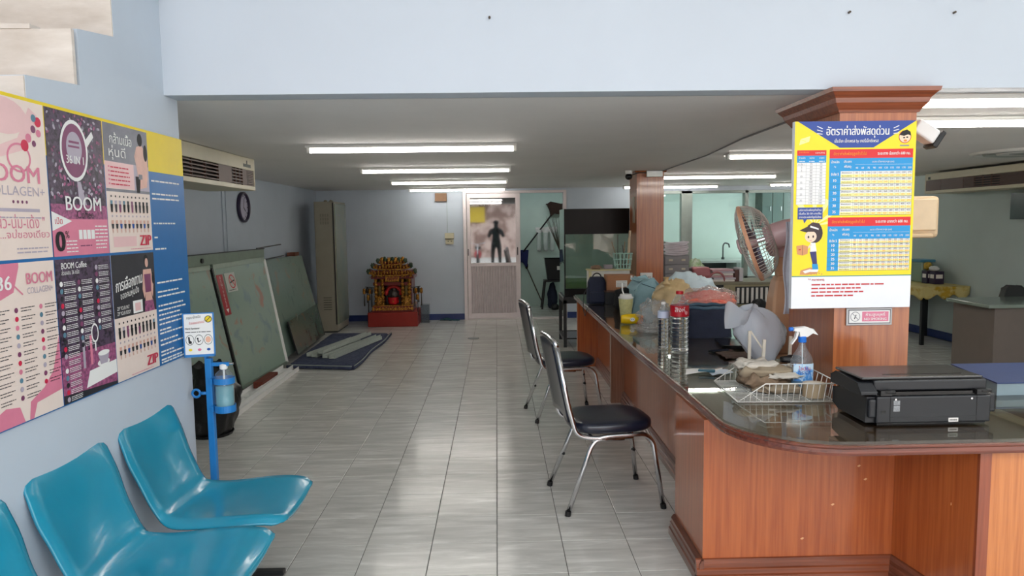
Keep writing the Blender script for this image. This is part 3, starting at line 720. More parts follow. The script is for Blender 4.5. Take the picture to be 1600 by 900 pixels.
bottle(1.10, 4.60, .31, .037, white_pl, M('pale_label', (.80, .84, .93), rough=.4), .66, .80, 9, 'slim clear water bottle with white cap left of the red-labelled one', None)
# yellow snack pack and cup
t = thing('snack_pack', kp(1.09, 5.72), 'bright yellow snack pack with cartoon print on the counter', 'snack')
yp = M('yellow_wrap', (.97, .80, .05), rough=.3, var=.06, bump=.2, scale=40)
CM().grid(lambda u, v: (1.018+.165*u, 5.72+.035*cos(2*PI*v)*(.3+.7*sin(PI*min(1, max(0, u*.96+.02)))), B+.045+.042*sin(2*PI*v)*(1-.25*abs(2*u-1)**3)), 14, 16).build('wrapper', yp, t, smooth=True)
CM().add([(1.105+.02*cos(a), 5.683, B+.045+.016*sin(a)) for a in [2*PI*i/14 for i in range(14)]], [tuple(range(14))]).build('round_print', white_pl, t)
CM().add([(1.105+s3*.007+.0035*cos(a), 5.6822, B+.047+.0035*sin(a)) for s3 in (-1, 1) for a in [2*PI*i/8 for i in range(8)]], [tuple(range(8)), tuple(range(8, 16))]).build('dark_print', black_pl, t)
CM().box(1.13, 1.20, 5.70, 5.74, B+.002, B+.075).build('orange_end', M('orange_wrap', (.93, .55, .30), rough=.35, bump=.3, scale=50), t, bevel=.01)
t = thing('drink_cup', kp(1.105, 6.0), 'plastic cup of pale yellow drink with lid and straw', 'cup')
CM().lathe([(.001, .002), (.045, 0), (.050, .06), (.058, .13), (.062, .19)], (1.108, 6.0, B), 24).build('cup_body', M('cloudy_yellow', (.78, .77, .55), rough=.35, bump=.25, scale=40, var=.15), t, smooth=True)
CM().lathe([(.064, .185), (.065, .198), (.055, .205), (.05, .222), (.045, .226), (.001, .226)], (1.108, 6.0, B), 24).build('lid', M('clear_white_lid', (.88, .88, .87), rough=.25), t, smooth=False)
CM().tube([(1.10, 6.0, B+.2), (1.078, 6.0, .98), (1.076, 6.0, 1.045)], .006, 8).build('straw', white_pl, t, smooth=True)
t = thing('clear_bag', kp(1.28, 5.65), 'crumpled clear plastic bag with loop handles beside the yellow pack', 'bag')
bag(CM(), (1.28, 5.62, B), (.13, .10, .115), 9, .35, 2.6, .3, 5).build('bag_body', filmbag, t, smooth=True)
CM().grid(lambda u, v: (1.16+.03*cos(PI*u)+.07*v*0+.075*(1-cos(PI*u))/2*1.6, 5.62+.02*v, B+.14+.09*sin(PI*u)-.03*v), 16, 2).build('bag_handle', filmbag, t, smooth=True, solid=.002)
bag(CM(), (1.22, 5.35, B), (.16, .14, .03), 12, .4, 2.6, .3, 6).build('bag_tail', filmbag, t, smooth=True)
tag(CM().blob((1.36, 5.35, B), (.045, .05, .032), 2, .1).build('round_case', black_gl, smooth=True, at=kp(1.36, 5.35)), 'small round black case behind the slim water bottle', 'case')
# bags further back
t = thing('beige_bag', kp(1.55, 6.1), 'knotted beige plastic bag among the bags on the counter', 'bag')
bb_ = M('beige_bag_film', (.80, .70, .52), rough=.4, bump=.5, scale=12, var=.12)
bag(CM(), (1.56, 6.15, B), (.185, .16, .19), 2, .22, 2, .15, 5).build('bag_body', bb_, t, smooth=True)
CM().lathe([(.05, 0), (.018, .03), (.022, .05), (.03, .06)], (1.49, 6.13, B+.295), 10).build('knot', bb_, t, smooth=True)
t = thing('folded_cushion', kp(1.38, 6.5), 'light blue folded cushion on the counter beside the beige bag', 'cushion')
lbm = M('light_blue_fabric', (.60, .74, .77), rough=.8, bump=.3, scale=30)
CM().prism([(1.27, B), (1.52, B), (1.52, .96), (1.44, 1.025), (1.33, 1.02), (1.27, .93)], 'y', 6.45, 6.8).build('cushion_body', lbm, t, bevel=.03, seg=3)
CM().tube([(1.27, 6.447, .93), (1.33, 6.447, 1.0), (1.47, 6.447, .95), (1.52, 6.447, .88)], .004, 6).build('piping', M('dark_teal', (.20, .33, .38)), t, smooth=True)
tag(CM().blob((1.22, 6.75, B), (.09, .10, .12), 8, .3).build('dark_cloth', M('black_fabric', (.06, .06, .07), rough=.9, bump=.3, scale=40), smooth=True, at=kp(1.2, 6.7)), 'crumpled black cloth by the wooden box', 'cloth')
t = thing('red_parcel_bag', kp(1.66, 5.45), 'clear bag stuffed with red netting on top of the dark blue bag', 'bag')
rn = M('red_netting', (.90, .26, .20), rough=.5, col2=(.95, .60, .50), scale=20, stretch=(1, 3, 4), bump=.4)
bag(CM(), (1.66, 5.45, .865), (.20, .14, .09), 4, .3, 2, .2, 6).build('red_content', rn, t, smooth=True)
bag(CM(), (1.66, 5.44, .862), (.215, .15, .105), 14, .25, 2, .25, 6).build('film_cover', filmbag, t, smooth=True)
t = thing('white_blue_bag', kp(1.75, 6.0), 'pale blue-white plastic bag behind the red netting', 'bag')
bag(CM(), (1.76, 6.36, B), (.24, .13, .21), 6, .2, 2, .2, 5).build('bag_body', M('pale_bag_film', (.80, .87, .90), rough=.4, bump=.5, scale=14), t, smooth=True)
t = thing('navy_bag', kp(1.55, 5.1), 'dark navy cloth bag standing on the counter behind the bottles', 'bag')
nv = M('navy_fabric', (.10, .13, .22), rough=.75, bump=.3, scale=22, var=.15)
def nb_(u, v):
    a = 2*PI*u; e = lambda q: (abs(q)**.45)*(1 if q > 0 else -1)
    k = 1-.12*v+.05*noise.noise(Vector((cos(a)*2, sin(a)*2, v*3)))
    return (1.535+e(cos(a))*.18*k, 5.12+e(sin(a))*.14*k, B+.205*v+.005*noise.noise(Vector((cos(a)*3, sin(a)*3, 9)))*v)
CM().grid(nb_, 40, 10).build('bag_body', nv, t, smooth=True)
CM().tube([(1.535+.175*cos(2*PI*i/30)*.95, 5.12+.13*sin(2*PI*i/30)*.95, .938+.004*sin(i*1.7)) for i in range(30)], .013, 8, closed=True).build('bag_rim', M('blue_lining', (.25, .36, .44), rough=.6), t, smooth=True)
# box, drawer, white box, backpack, basket by the rear column
t = thing('cardboard_box', kp(1.28, 7.3, .85), 'brown cardboard box with white shipping label', 'box')
cb = M('cardboard', (.62, .43, .30), rough=.8)
CM().box(1.135, 1.425, 7.2, 7.42, .863, 1.022).build('carton', cb, t, bevel=.003)
q = CM().box(1.228, 1.344, 7.198, 7.2, .90, .968).build('shipping_label', paper, t)
for k in range(5): CM().box(1.236, 1.336-.02*(k % 2), 7.197, 7.198, .908+k*.011, .911+k*.011).build('label_print', black_pl, q)
CM().box(1.378, 1.398, 7.198, 7.2, .975, 1.02).build('tape_strip', paper, t)
CM().box(1.135, 1.425, 7.1995, 7.2, .862, .872).build('dark_edge', M('dark_brown_card', (.45, .30, .2)), t)  # darker brown strip along the carton's lower front edge
t = thing('black_tray', kp(1.25, 7.3), 'black flat drawer unit under the cardboard box', 'tray')
CM().box(1.11, 1.41, 7.17, 7.45, B, .85).build('tray_body', black_me, t, bevel=.004)
CM().box(1.11, 1.42, 7.16, 7.46, .852, .862).build('wooden_board', M('board_wood', (.30, .2, .15)), t)
t = thing('white_box', kp(1.24, 7.75), 'yellowed white metal box with things on top behind the backpack', 'box')
CM().box(1.0, 1.45, 7.62, 7.80, B, 1.045).build('cabinet_body', M('old_white_metal', (.83, .83, .80), rough=.4), t, bevel=.004)
CM().box(.998, 1.03, 7.612, 7.62, B+.02, 1.04).build('yellow_strip', M('yellowed', (.80, .76, .58)), t)
CM().box(.99, 1.46, 7.60, 7.81, 1.045, 1.058).build('top_plate', MATS['yellowed'], t)
tag(CM().box(1.18, 1.27, 7.66, 7.75, 1.059, 1.105).build('small_grey_box', M('grey_plastic', (.55, .52, .55)), at=kp(1.22, 7.7, 1.06), bevel=.003), 'small mauve-grey box on the yellowed white box', 'box')
tag(CM().blob((1.09, 7.70, 1.059), (.06, .05, .025), 4, .5, 3).build('junk_pile', M('junk_brown', (.50, .40, .32), var=.3, scale=60), smooth=True, at=kp(1.09, 7.7, 1.06)), 'small heap of string on the yellowed white box', 'string')
t = thing('backpack', kp(1.05, 7.3), 'small dark blue backpack at the far end of the counter', 'backpack')
def bk(u, v):
    a = 2*PI*u; e = lambda q: (abs(q)**.6)*(1 if q > 0 else -1); w_ = (1 if v < .55 else .93)*(1-.25*max(0, v-.8)/.2)
    return (1.045+e(cos(a))*.105*w_*(1.02-.06*v), 7.33+e(sin(a))*.08*w_, B+.275*v)
CM().grid(bk, 30, 14).add([(1.045+.07*cos(2*PI*i/20), 7.33+.055*sin(2*PI*i/20), B+.272) for i in range(20)], [tuple(range(20))]).build('bag_body', nv, t, smooth=True)
CM().box(.965, 1.125, 7.225, 7.26, B+.01, B+.13).build('front_pocket', nv, t, bevel=.015, seg=3)
CM().tube(arc((1.045, 7.31, B+.27), .045, 0, PI, 10, 'xz'), .007, 6).build('handle', black_pl, t, smooth=True)
CM().tube([(.96, 7.3, B+.2), (.90, 7.25, B+.1), (.885, 7.2, B-.04), (.885, 7.05, B-.10), (.90, 7.0, B-.02)], .004, 6).build('strap', black_pl, t, smooth=True)
t = thing('plastic_basket', kp(1.39, 7.7, 1.059), 'pale green perforated plastic basket holding sticks beside the rear column', 'basket')
gb = M('pale_green_plastic', (.60, .74, .70), rough=.4)
bx, by, bz = 1.385, 7.70, 1.0585
for k in range(16):
    a = 2*PI*k/16; CM().bar((bx+.085*cos(a), by+.06*sin(a), bz), (bx+.108*cos(a), by+.08*sin(a), bz+.17), .012, .004, up=(cos(a), sin(a), 0)).build('basket_slat', gb, t)
for f_, z in ((0, .004), (.3, .05), (.62, .105), (1, .17)):
    CM().tube([(bx+(.085+.023*f_)*cos(2*PI*i/28), by+(.06+.02*f_)*sin(2*PI*i/28), bz+z) for i in range(28)], .006, 6, closed=True).build('basket_ring', gb, t, smooth=True)
CM().lathe([(.001, .001), (1, .001), (1, .005), (.001, .005)], (bx, by, bz), 20, sx=.085, sy=.06).build('basket_bottom', gb, t)
stk = [M('pale_stick', (.78, .70, .60)), M('dark_stick', (.25, .22, .20)), M('brown_stick', (.5, .4, .3))]
for k, (dx, dy, ex, ez, mi, r) in enumerate(((.05, .01, .085, .42, 0, .012), (.06, -.02, .07, .34, 0, .015), (-.03, 0, -.12, .30, 2, .004), (-.05, .02, -.05, .38, 1, .004), (.0, .02, .03, .30, 2, .006), (.03, .0, .0, .26, 1, .005))):
    o_ = CM().cyl((bx+dx, by+dy, bz+.006), (bx+ex, by+dy, bz+ez), r, n=8).build('stick', stk[mi], smooth=True, at=kp(bx+dx, by+dy, bz))
    tag(o_, ['thick pale roll leaning right in the green basket', 'shorter pale roll in the green basket', 'thin brown twig leaning left in the green basket', 'thin dark rod upright in the green basket', 'brown stick in the middle of the green basket', 'short dark stick in the green basket'][k], 'stick', 'sticks in the green basket')
# socket plate standing by the rear column
t = thing('socket_strip', kp(1.73, 7.9, .87), 'white socket plate on the rear column above the bags', 'socket')
MB().box(1.64, 1.78, 7.975, 7.999, .89, .99).build('plate', white_pl, t, bevel=.003)
for x in (1.68, 1.74): MB().box(x-.012, x-.006, 7.973, 7.975, .93, .95).box(x+.006, x+.012, 7.973, 7.975, .93, .95).build('socket_holes', black_pl, t)

# desk fan
t = thing('desk_fan', kp(1.72, 4.2), 'pink and cream oscillating fan standing on the counter', 'fan')
fp = M('fan_cream', (.84, .66, .52), rough=.25, coat=.4, var=.03); fk = M('fan_pink', (.87, .73, .73), rough=.3, coat=.3, var=.03)
fw_ = M('fan_grille_wire', (.83, .80, .76), rough=.35)
def rr(x0, x1, y0, y1, z): return [(x0, y0, z), (x1, y0, z), (x1, y1, z), (x0, y1, z)]
def loft(mb, secs):
    k = 4; vs = [p for s_ in secs for p in s_]; fs = [(i*k+j, i*k+(j+1) % k, (i+1)*k+(j+1) % k, (i+1)*k+j) for i in range(len(secs)-1) for j in range(k)]
    return mb.add(vs, fs+[(3, 2, 1, 0), tuple((len(secs)-1)*k+j for j in range(k))])
loft(CM(), [rr(1.632, 1.795, 4.15, 4.28, B+.03), rr(1.637, 1.792, 4.13, 4.27, .90), rr(1.655, 1.785, 4.14, 4.26, 1.10), rr(1.672, 1.780, 4.15, 4.25, 1.20), rr(1.69, 1.776, 4.16, 4.24, 1.235)]).build('column_cover', fp, t, bevel=.014, seg=3)
CM().box(1.60, 1.84, 4.15, 4.36, B, B+.03).build('base', fp, t, bevel=.012, seg=3)
loft(CM(), [rr(1.69, 1.765, 4.175, 4.225, 1.22), rr(1.675, 1.755, 4.175, 4.225, 1.32), rr(1.69, 1.77, 4.178, 4.222, 1.36), rr(1.70, 1.765, 4.18, 4.22, 1.385)]).build('neck', fp, t, bevel=.01, seg=3)
# head axis: points left, slightly down and towards the viewer
ax = Vector((-.90, .37, -.33)).normalized(); hub = Vector((1.500, 4.12, 1.43)); e1 = Vector((0, 1, 0)); e1 = (e1-ax*e1.dot(ax)).normalized(); e2 = ax.cross(e1)
FM = K @ Matrix(((e1.x, e2.x, ax.x, hub.x), (e1.y, e2.y, ax.y, hub.y), (e1.z, e2.z, ax.z, hub.z), (0, 0, 0, 1)))
def FB(): m = MB(); m.T = FM; return m
R0 = .228
def dome(r, side):  # grille profile: z along the axis
    s_ = r/R0; return (.055 if side > 0 else -.135)*max(0, 1-s_**(2.6 if side > 0 else 3.4))**.6
FB().tube([(R0*cos(2*PI*i/48), R0*sin(2*PI*i/48), 0) for i in range(48)], .0055, 8, closed=True).build('rim_band', M('fan_orange', (.90, .68, .54), rough=.3), t, smooth=True)
FB().lathe([(R0*1.005, -.011), (R0*1.018, -.008), (R0*1.018, .008), (R0*1.005, .011)], n=48).build('rim_strip', MATS['fan_orange'], t, smooth=True)
for side, nm in ((1, 'front_grille'), (-1, 'rear_grille')):
    g = FB()
    for k in range(60):
        a = 2*PI*k/60; g.tube([(r*cos(a), r*sin(a), dome(r, side)) for r in (.045, .09, .13, .165, .195, .215, R0-.001)], .0021, 4, cap=False)
    for r in (.10, .16, .205): g.tube([(r*cos(2*PI*i/40), r*sin(2*PI*i/40), dome(r, side)) for i in range(40)], .0018, 4, closed=True)
    g.build(nm, fw_, t, smooth=True, kind='stuff')
FB().lathe([(.001, .074), (.035, .073), (.046, .068), (.046, .06), (.001, .06)], n=24).build('badge_disc', fk, t, smooth=False)
FB().box(-.018, .018, -.006, .006, .074, .075).build('badge_print', red_pl, t)
bl_m = thin_glass('smoky_blade', (.70, .66, .72), rough=.1, haze=.35, hazecol=(.62, .55, .60))
for k in range(3):
    a0 = 2*PI*k/3
    FB().grid(lambda u, v: ((.03+.165*v)*cos(a0+(u-.5)*1.25*(.6+.5*v)), (.03+.165*v)*sin(a0+(u-.5)*1.25*(.6+.5*v)), -.015+.05*(u-.5)), 10, 6).build('blade', bl_m, t, smooth=True, solid=.002)
FB().lathe([(.001, .03), (.028, .025), (.034, 0), (.034, -.04), (.001, -.04)], n=20).build('blade_hub', fk, t, smooth=True)
FB().lathe([(.001, -.085), (.058, -.085), (.070, -.095), (.074, -.15), (.072, -.22), (.062, -.275), (.04, -.30), (.001, -.305)], n=28).build('motor_housing', fk, t, smooth=True)
FB().cyl((0, 0, -.03), (0, 0, -.09), .012, n=10).build('shaft', chrome, t)
CM().tube([(1.555, 4.12, 1.535), (1.565, 4.12, 1.57), (1.585, 4.12, 1.565), (1.60, 4.12, 1.53)], .006, 6).build('carry_loop', fk, t, smooth=True)
CM().cyl((1.69, 4.14, 1.525), (1.69, 4.14, 1.555), .010, n=10).build('oscillation_knob', fp, t)
loft(CM(), [rr(1.66, 1.745, 4.14, 4.24, 1.345), rr(1.64, 1.76, 4.12, 4.25, 1.39), rr(1.63, 1.75, 4.12, 4.25, 1.44)]).build('tilt_joint', fk, t, bevel=.015, seg=3)
# oval gold emblem on the motor
em = M('gold_print', (.78, .62, .25), rough=.35, metal=.3)
ey = 4.063
CM().prism([(1.628, 1.445), (1.692, 1.462), (1.694, 1.485), (1.668, 1.495), (1.655, 1.510), (1.640, 1.490), (1.628, 1.470)], 'y', ey-.002, ey+.02).build('emblem', em, t)
# towel hanging by the column
t = thing('hanging_towel', (1.50, 3.78, 1.06), 'white cloth hanging behind the price poster column', 'towel')
MB().grid(lambda u, v: (1.553+.09*u+.008*sin(v*9+u*5), 3.745+.015*sin(u*9), 1.055+.50*v), 10, 16).build('cloth', M('white_towel', (.82, .83, .87), rough=.9, bump=.3, scale=30), t, smooth=True, solid=.008)
MB().cyl((1.60, 3.702, 1.56), (1.60, 3.76, 1.56), .006, n=8).build('peg', chrome, t)

# ---------------------------------------------------------------- waiting seats: turquoise shells on a beam
tq = M('turquoise_plastic', (.11, .56, .68), rough=.22, coat=.35, var=.04, scale=6)
prof_s = [(-.545, .385), (-.552, .405), (-.53, .420), (-.46, .428), (-.35, .424), (-.24, .415), (-.15, .413), (-.09, .425), (-.055, .46), (-.02, .53), (.015, .62), (.045, .71), (.07, .78), (.088, .812), (.106, .806), (.112, .785)]
# local frame: +x points into the wall, so the seat front is at -x
def shell_pt(u, s_):
    """u across -1..1, s_ along the profile 0..1"""
    n = len(prof_s)-1; k = min(n-1, int(s_*n)); t_ = s_*n-k; t_ = t_
    p0, p1, p2, p3 = [prof_s[max(0, min(n, k+q))] for q in (-1, 0, 1, 2)]
    cr = lambda a, b, c, d: .5*((2*b)+(-a+c)*t_+(2*a-5*b+4*c-d)*t_*t_+(-a+3*b-3*c+d)*t_**3)
    x = cr(p0[0], p1[0], p2[0], p3[0]); z = cr(p0[1], p1[1], p2[1], p3[1])
    # half width along the profile
    ks = [(0, .165), (.05, .185), (.10, .218), (.16, .250), (.24, .262), (.40, .245), (.52, .218), (.62, .222), (.70, .234), (.77, .228), (.815, .208), (.85, .170), (.885, .125), (1, .115)]
    for (a, wa), (b, wb_) in zip(ks, ks[1:]):
        if a <= s_ <= b: hw = wa+(wb_-wa)*(.5-.5*cos(PI*(s_-a)/(b-a))); break
    back = max(0, min(1, (s_-.48)/.12)); e = abs(u)
    lip = max(0, e-.86)/.14*min(1, s_/.14)
    # dished centre, edges rolled over
    fd = max(0, 1-max(0, s_-.66)/.2); x += (-.028*e**2.2+.010)*back*fd+.018*lip*back*fd; z += (.022*e**2.4-.004)*(1-back)-.028*lip*(1-back)
    z += .014*(1-e*e)*max(0, min(1, (s_-.7)/.15))
    return (x, u*hw, z)
def make_shell():
    t = thing('waiting_chair', (0, 0, 0), 'x', 'chair', 'turquoise waiting chairs along the wall')
    us = [-1, -.97, -.93, -.86, -.75, -.5, -.25, 0, .25, .5, .75, .86, .93, .97, 1]
    mb = MB(); mb.grid(lambda a, b: shell_pt(us[round(a*14)], b), 14, 45)
    mb.build('seat_shell', tq, t, smooth=True, solid=.009)
    MB().box(-.40, -.13, -.02, .02, .375, .405).build('seat_bracket', black_me, t)
    MB().box(-.45, -.02, -.12, -.09, .385, .405).box(-.45, -.02, .09, .12, .385, .405).build('mounting_rail', black_me, t)
    return t
s0 = make_shell()
ys_ = [2.885, 2.345, 1.805]; labs_ = ['turquoise plastic waiting chair nearest the hand sanitizer stand', 'turquoise plastic waiting chair under the coffee posters, second from the sanitizer stand', 'turquoise plastic waiting chair cut by the lower left corner of the view']
for i, y in enumerate(ys_):
    o = s0 if i == 0 else dup(s0)
    o.location = (-1.40, y, 0); o.rotation_euler = (0, 0, PI); o['label'] = labs_[i]
# the shells face +x; beam under them
t = thing('bench_frame', (-1.15, 2.2, 0), 'black metal beam and legs under the turquoise chairs', 'bench frame')
MB().box(-1.165, -1.115, 1.45, 3.14, .335, .375).build('beam', black_me, t, bevel=.004)
for y in (3.06, 1.6):
    MB().bar((-1.14, y, .335), (-1.14, y, .02), .04, .04).build('leg', black_me, t)
    MB().box(-1.36, -.98, y-.02, y+.02, 0, .022).build('foot', black_me, t, bevel=.004)

# ---------------------------------------------------------------- stacking chairs
nvl = M('navy_vinyl', (.10, .115, .18), rough=.28, coat=.3, var=.1)
def stack_chair():
    t = thing('stacking_chair', (0, 0, 0), 'x', 'chair', 'chrome and navy stacking chairs at the counter')
    # +x front, y width
    def seat(u, v):
        a = 2*PI*u; ph = PI*v-PI/2; c_, s_ = cos(a), sin(a); q = lambda w_: (abs(w_)**.62)*(1 if w_ > 0 else -1)
        r = max(0, cos(ph))**.35; return (.235*q(c_)*r+.01, .21*q(s_)*r, .455+.038*q(sin(ph)))
    MB().grid(seat, 36, 12).build('seat', nvl, t, smooth=True)
    tb = .0138; lg = []
    for s_ in (-1, 1):
        y = s_*.195
        # side frame: back upright, curved under the seat, front leg
        MB().tube(rpath([(-.315, y*.88, .905), (-.262, y, .60), (-.215, y, .43), (-.13, y, .405), (.10, y, .405)], .06, 6), tb, 10).build('side_frame', chrome, t, smooth=True)
        MB().tube(rpath([(-.13, y, .398), (-.05, y, .412), (.17, y, .412), (.215, y, .37), (.262, s_*.225, .02)], .05, 6), tb, 10).build('leg', chrome, t, smooth=True)
        MB().tube(rpath([(.05, y, .398), (-.10, y, .400), (-.135, y, .36), (-.27, s_*.225, .02)], .05, 6), tb, 10).build('leg', chrome, t, smooth=True)
        for x, yy_, x2, y2 in ((.262, s_*.225, .266, s_*.226), (-.27, s_*.225, -.274, s_*.226)):
            MB().cyl((x, yy_, .026), (x2, y2, 0), .0165, n=12).build('rubber_foot', black_pl, t, smooth=False)
        for z, x in ((.20, .232), (.28, .222)): MB().cyl((x, s_*.205, z), (x+.012, s_*.19, z-.004), .009, n=8).build('stacking_bumper', black_pl, t)
        MB().cyl((-.205, s_*.21, .20), (-.19, s_*.195, .20), .009, n=8).build('stacking_bumper', black_pl, t)
    MB().tube(rpath([(-.315, -.195*.88, .905), (-.325, -.165, .935), (-.327, 0, .942), (-.325, .165, .935), (-.315, .195*.88, .905)], .03, 5), tb, 10).build('top_rail', chrome, t, smooth=True)
    MB().tube([(.10, -.19, .405), (.10, .19, .405)], .01, 8).tube([(-.12, -.19, .40), (-.12, .19, .40)], .01, 8).build('cross_bar', chrome, t, smooth=True)
    def back(u, v):
        z = .50+.42*v; x = -.235-.082*(z-.5)/.42; w_ = .178*(1-.12*v); e = 2*u-1
        return (x-.012+.012*(1-e*e), e*w_, z)
    MB().grid(back, 14, 12).build('backrest', nvl, t, smooth=True, solid=.022)
    return t
c0 = stack_chair()
c0.location = (.598, 3.885, 0); c0.rotation_euler = (0, 0, math.radians(8)); c0['label'] = 'chrome stacking chair with navy seat, the nearer one at the counter'
dup(c0, (.53, 5.66, 0), math.radians(9), 'chrome stacking chair with navy seat, the farther one towards the fish tank')

# ---------------------------------------------------------------- sanitizer stand
bm_ = M('blue_powder_coat', (.13, .48, .76), rough=.35, var=.04)
t = thing('sanitizer_stand', (-1.36, 3.27, 0), 'blue metal stand holding a sanitizer bottle beside the waiting chairs', 'stand')
MB().box(-1.45, -1.20, 3.17, 3.40, .001, .012).build('base_plate', bm_, t, bevel=.003)
MB().box(-1.372, -1.342, 3.255, 3.285, .012, .955).build('pole', bm_, t, bevel=.003)
MB().box(-1.372, -1.362, 3.255, 3.285, .955, 1.02).build('sign_bracket', bm_, t)
MB().box(-1.342, -1.262, 3.262, 3.278, .918, .935).build('pump_arm', bm_, t)
MB().cyl((-1.262, 3.27, .927), (-1.243, 3.27, .927), .006, n=8).build('arm_pin', chrome, t)
for z in (.705, .835):
    MB().lathe([(.046, 0), (.048, 0), (.048, .028), (.046, .028), (.046, 0)], (-1.290, 3.27, z), 28).box(-1.345, -1.335, 3.24, 3.30, z, z+.028).build('holder_ring', bm_, t)
MB().cyl((-1.290, 3.27, .700), (-1.290, 3.27, .705), .047, n=24).build('holder_floor', bm_, t)
MB().tube([(-1.42+.018*cos(2*PI*i/16), 3.262, .79+.018*sin(2*PI*i/16)) for i in range(16)], .006, 6, closed=True).tube([(-1.40, 3.262, .79), (-1.372, 3.262, .79)], .008, 8).build('pedal_knob', bm_, t, smooth=True)
# sign on top
sg = thing('hygiene_sign', (-1.375, 3.24, .97), 'white hand sanitizer notice in a blue frame on top of the blue stand', 'sign')
U = Vector((.97, .24, 0)).normalized(); Vv = Vector((0, 0, 1)); N = U.cross(Vv); o0 = Vector((-1.447, 3.22, .968))
def sbox(u0, v0, u1, v1, d0, d1):
    mb = MB(); P = lambda u, v, d: o0+U*u+Vv*v+N*d
    return mb.add([P(u0,v0,d0),P(u1,v0,d0),P(u1,v1,d0),P(u0,v1,d0),P(u0,v0,d1),P(u1,v0,d1),P(u1,v1,d1),P(u0,v1,d1)], [(0,3,2,1),(4,5,6,7),(0,1,5,4),(1,2,6,5),(2,3,7,6),(3,0,4,7)])
sbox(0, 0, .135, .205, -.004, 0).build('backing', bm_, sg)
for a in ((0, 0, .135, .012), (0, 0, .006, .205), (.129, 0, .135, .205)): sbox(*a, 0, .003).build('frame_edge', bm_, sg)
ink = M('print_black', (.08, .08, .10), rough=.6, var=0); pw_ = M('print_white', (.93, .93, .92), rough=.6, var=0); pr_red = M('print_red', (.78, .20, .22), rough=.6, var=0)
pl_ = M('print_yellow', (.93, .82, .10), rough=.5, var=.03); pbl = M('print_blue', (.05, .30, .62), rough=.5, var=.03)
ppk = M('print_pink', (.86, .45, .58), rough=.5, var=.06, scale=30)
P_ = Print(o0+U*.006+Vv*.012, U, Vv, [pw_, ink, pr_red, pl_, ppk, pbl, M('print_skin', (.92, .72, .62), var=0)])
P_.rect(0, 0, .123, .188, pw_, 0)
P_.text('กรุณาล้างมือ', .012, .165, .016, ink, 4, w_=.06, slope=.1).text('ด้วยเจลแอลกอฮอล์', .022, .140, .016, pr_red, 4, w_=.065, slope=.1).text('Hand Sanitizer', .004, .118, .012, ink, 4, w_=.062, bold=.02)
P_.scrib(.004, .103, .115, .005, ink, random.Random(2))
P_.ring(.104, .163, .016, .003, ink, 1).disc(.104, .163, .013, MATS['print_yellow'], 1).line(.094, .153, .114, .173, .003, ink, 2)
for k in range(3):
    x = .022+.039*k; P_.ring(x, .068, .018, .0018, ink, 1, ry=.024)
    if k == 0: P_.poly([(x-.008, .083), (x-.001, .083), (x+.001, .066), (x+.008, .060), (x+.006, .050), (x-.006, .052)], ink, 2)
    if k == 1: P_.disc(x-.006, .074, .004, ink, 2).line(x-.006, .070, x-.002, .056, .005, ink, 2).line(x-.002, .058, x+.008, .066, .003, ink, 2)
    if k == 2: P_.disc(x, .068, .012, P_.mats[6], 2, ry=.015)
    P_.disc(x, .022, .008, [pl_, ppk, pbl][k], 1, ry=.006)
P_.done(sg)
# bottle in the ring holder
t = thing('sanitizer_bottle', (-1.29, 3.27, .7055), 'clear pump bottle of pale blue sanitizer gel in the blue ring holder', 'bottle')
MB().lathe([(.001, 0), (.040, 0), (.0425, .006), (.0425, .155), (.038, .175), (.018, .195), (.014, .205)], (-1.29, 3.27, .7056), 28).build('bottle_body', pet, t, smooth=True)
MB().lathe([(.001, .004), (.038, .004), (.0395, .01), (.0395, .118), (.001, .118)], (-1.29, 3.27, .7056), 28).build('gel', M('gel_blue', (.50, .74, .78), rough=.1, alpha=.75, var=0), t, smooth=True)
MB().lathe([(.017, .198), (.018, .200), (.018, .218), (.008, .222), (.006, .224)], (-1.29, 3.27, .7056), 20, cap=True).build('collar', white_pl, t)
MB().cyl((-1.29, 3.27, .925-.0), (-1.29, 3.27, .90), .012, n=14).build('pump_top', white_pl, t, smooth=False)
MB().cyl((-1.29, 3.27, .90), (-1.29, 3.27, .72), .005, n=8).build('pump_tube', white_pl, t, smooth=True)

# rubbish bag
t = thing('rubbish_bag', (-2.2, 5.3, 0), 'black plastic rubbish bag on the floor behind the blue stand', 'bag')
bgm = M('black_bag_film', (.07, .07, .075), rough=.35, bump=.7, scale=9, var=.2)
def bgf(u, v):
    a = 2*PI*u; r = (.15+.055*sin(PI*min(1, v*1.15))-.05*max(0, v-.75)/.25)*(1+.30*noise.noise(Vector((cos(a)*1.3, sin(a)*1.3, v*2.2)))+.22*abs(noise.noise(Vector((cos(a)*4, sin(a)*4, v*3)))))
    if v < .05: r *= .8
    return (-2.19+r*cos(a), 5.27+r*.95*sin(a), .005+.46*v)
MB().grid(bgf, 48, 20).build('bag_body', bgm, t, smooth=True)
MB().grid(lambda u, v: (-2.19+(.115+.02*v)*cos(2*PI*u)*(1+.25*noise.noise(Vector((cos(2*PI*u)*3, sin(2*PI*u)*3, v)))), 5.27+(.115+.03*v)*sin(2*PI*u), .445+.09*v*(1+.6*noise.noise(Vector((cos(2*PI*u)*2, sin(2*PI*u)*2, 3))))), 40, 4).build('bag_collar', bgm, t, smooth=True)
MB().lathe([(.001, 0), (.15, 0), (.16, .02)], (-2.19, 5.27, .001), 20).build('bag_bottom', bgm, t)

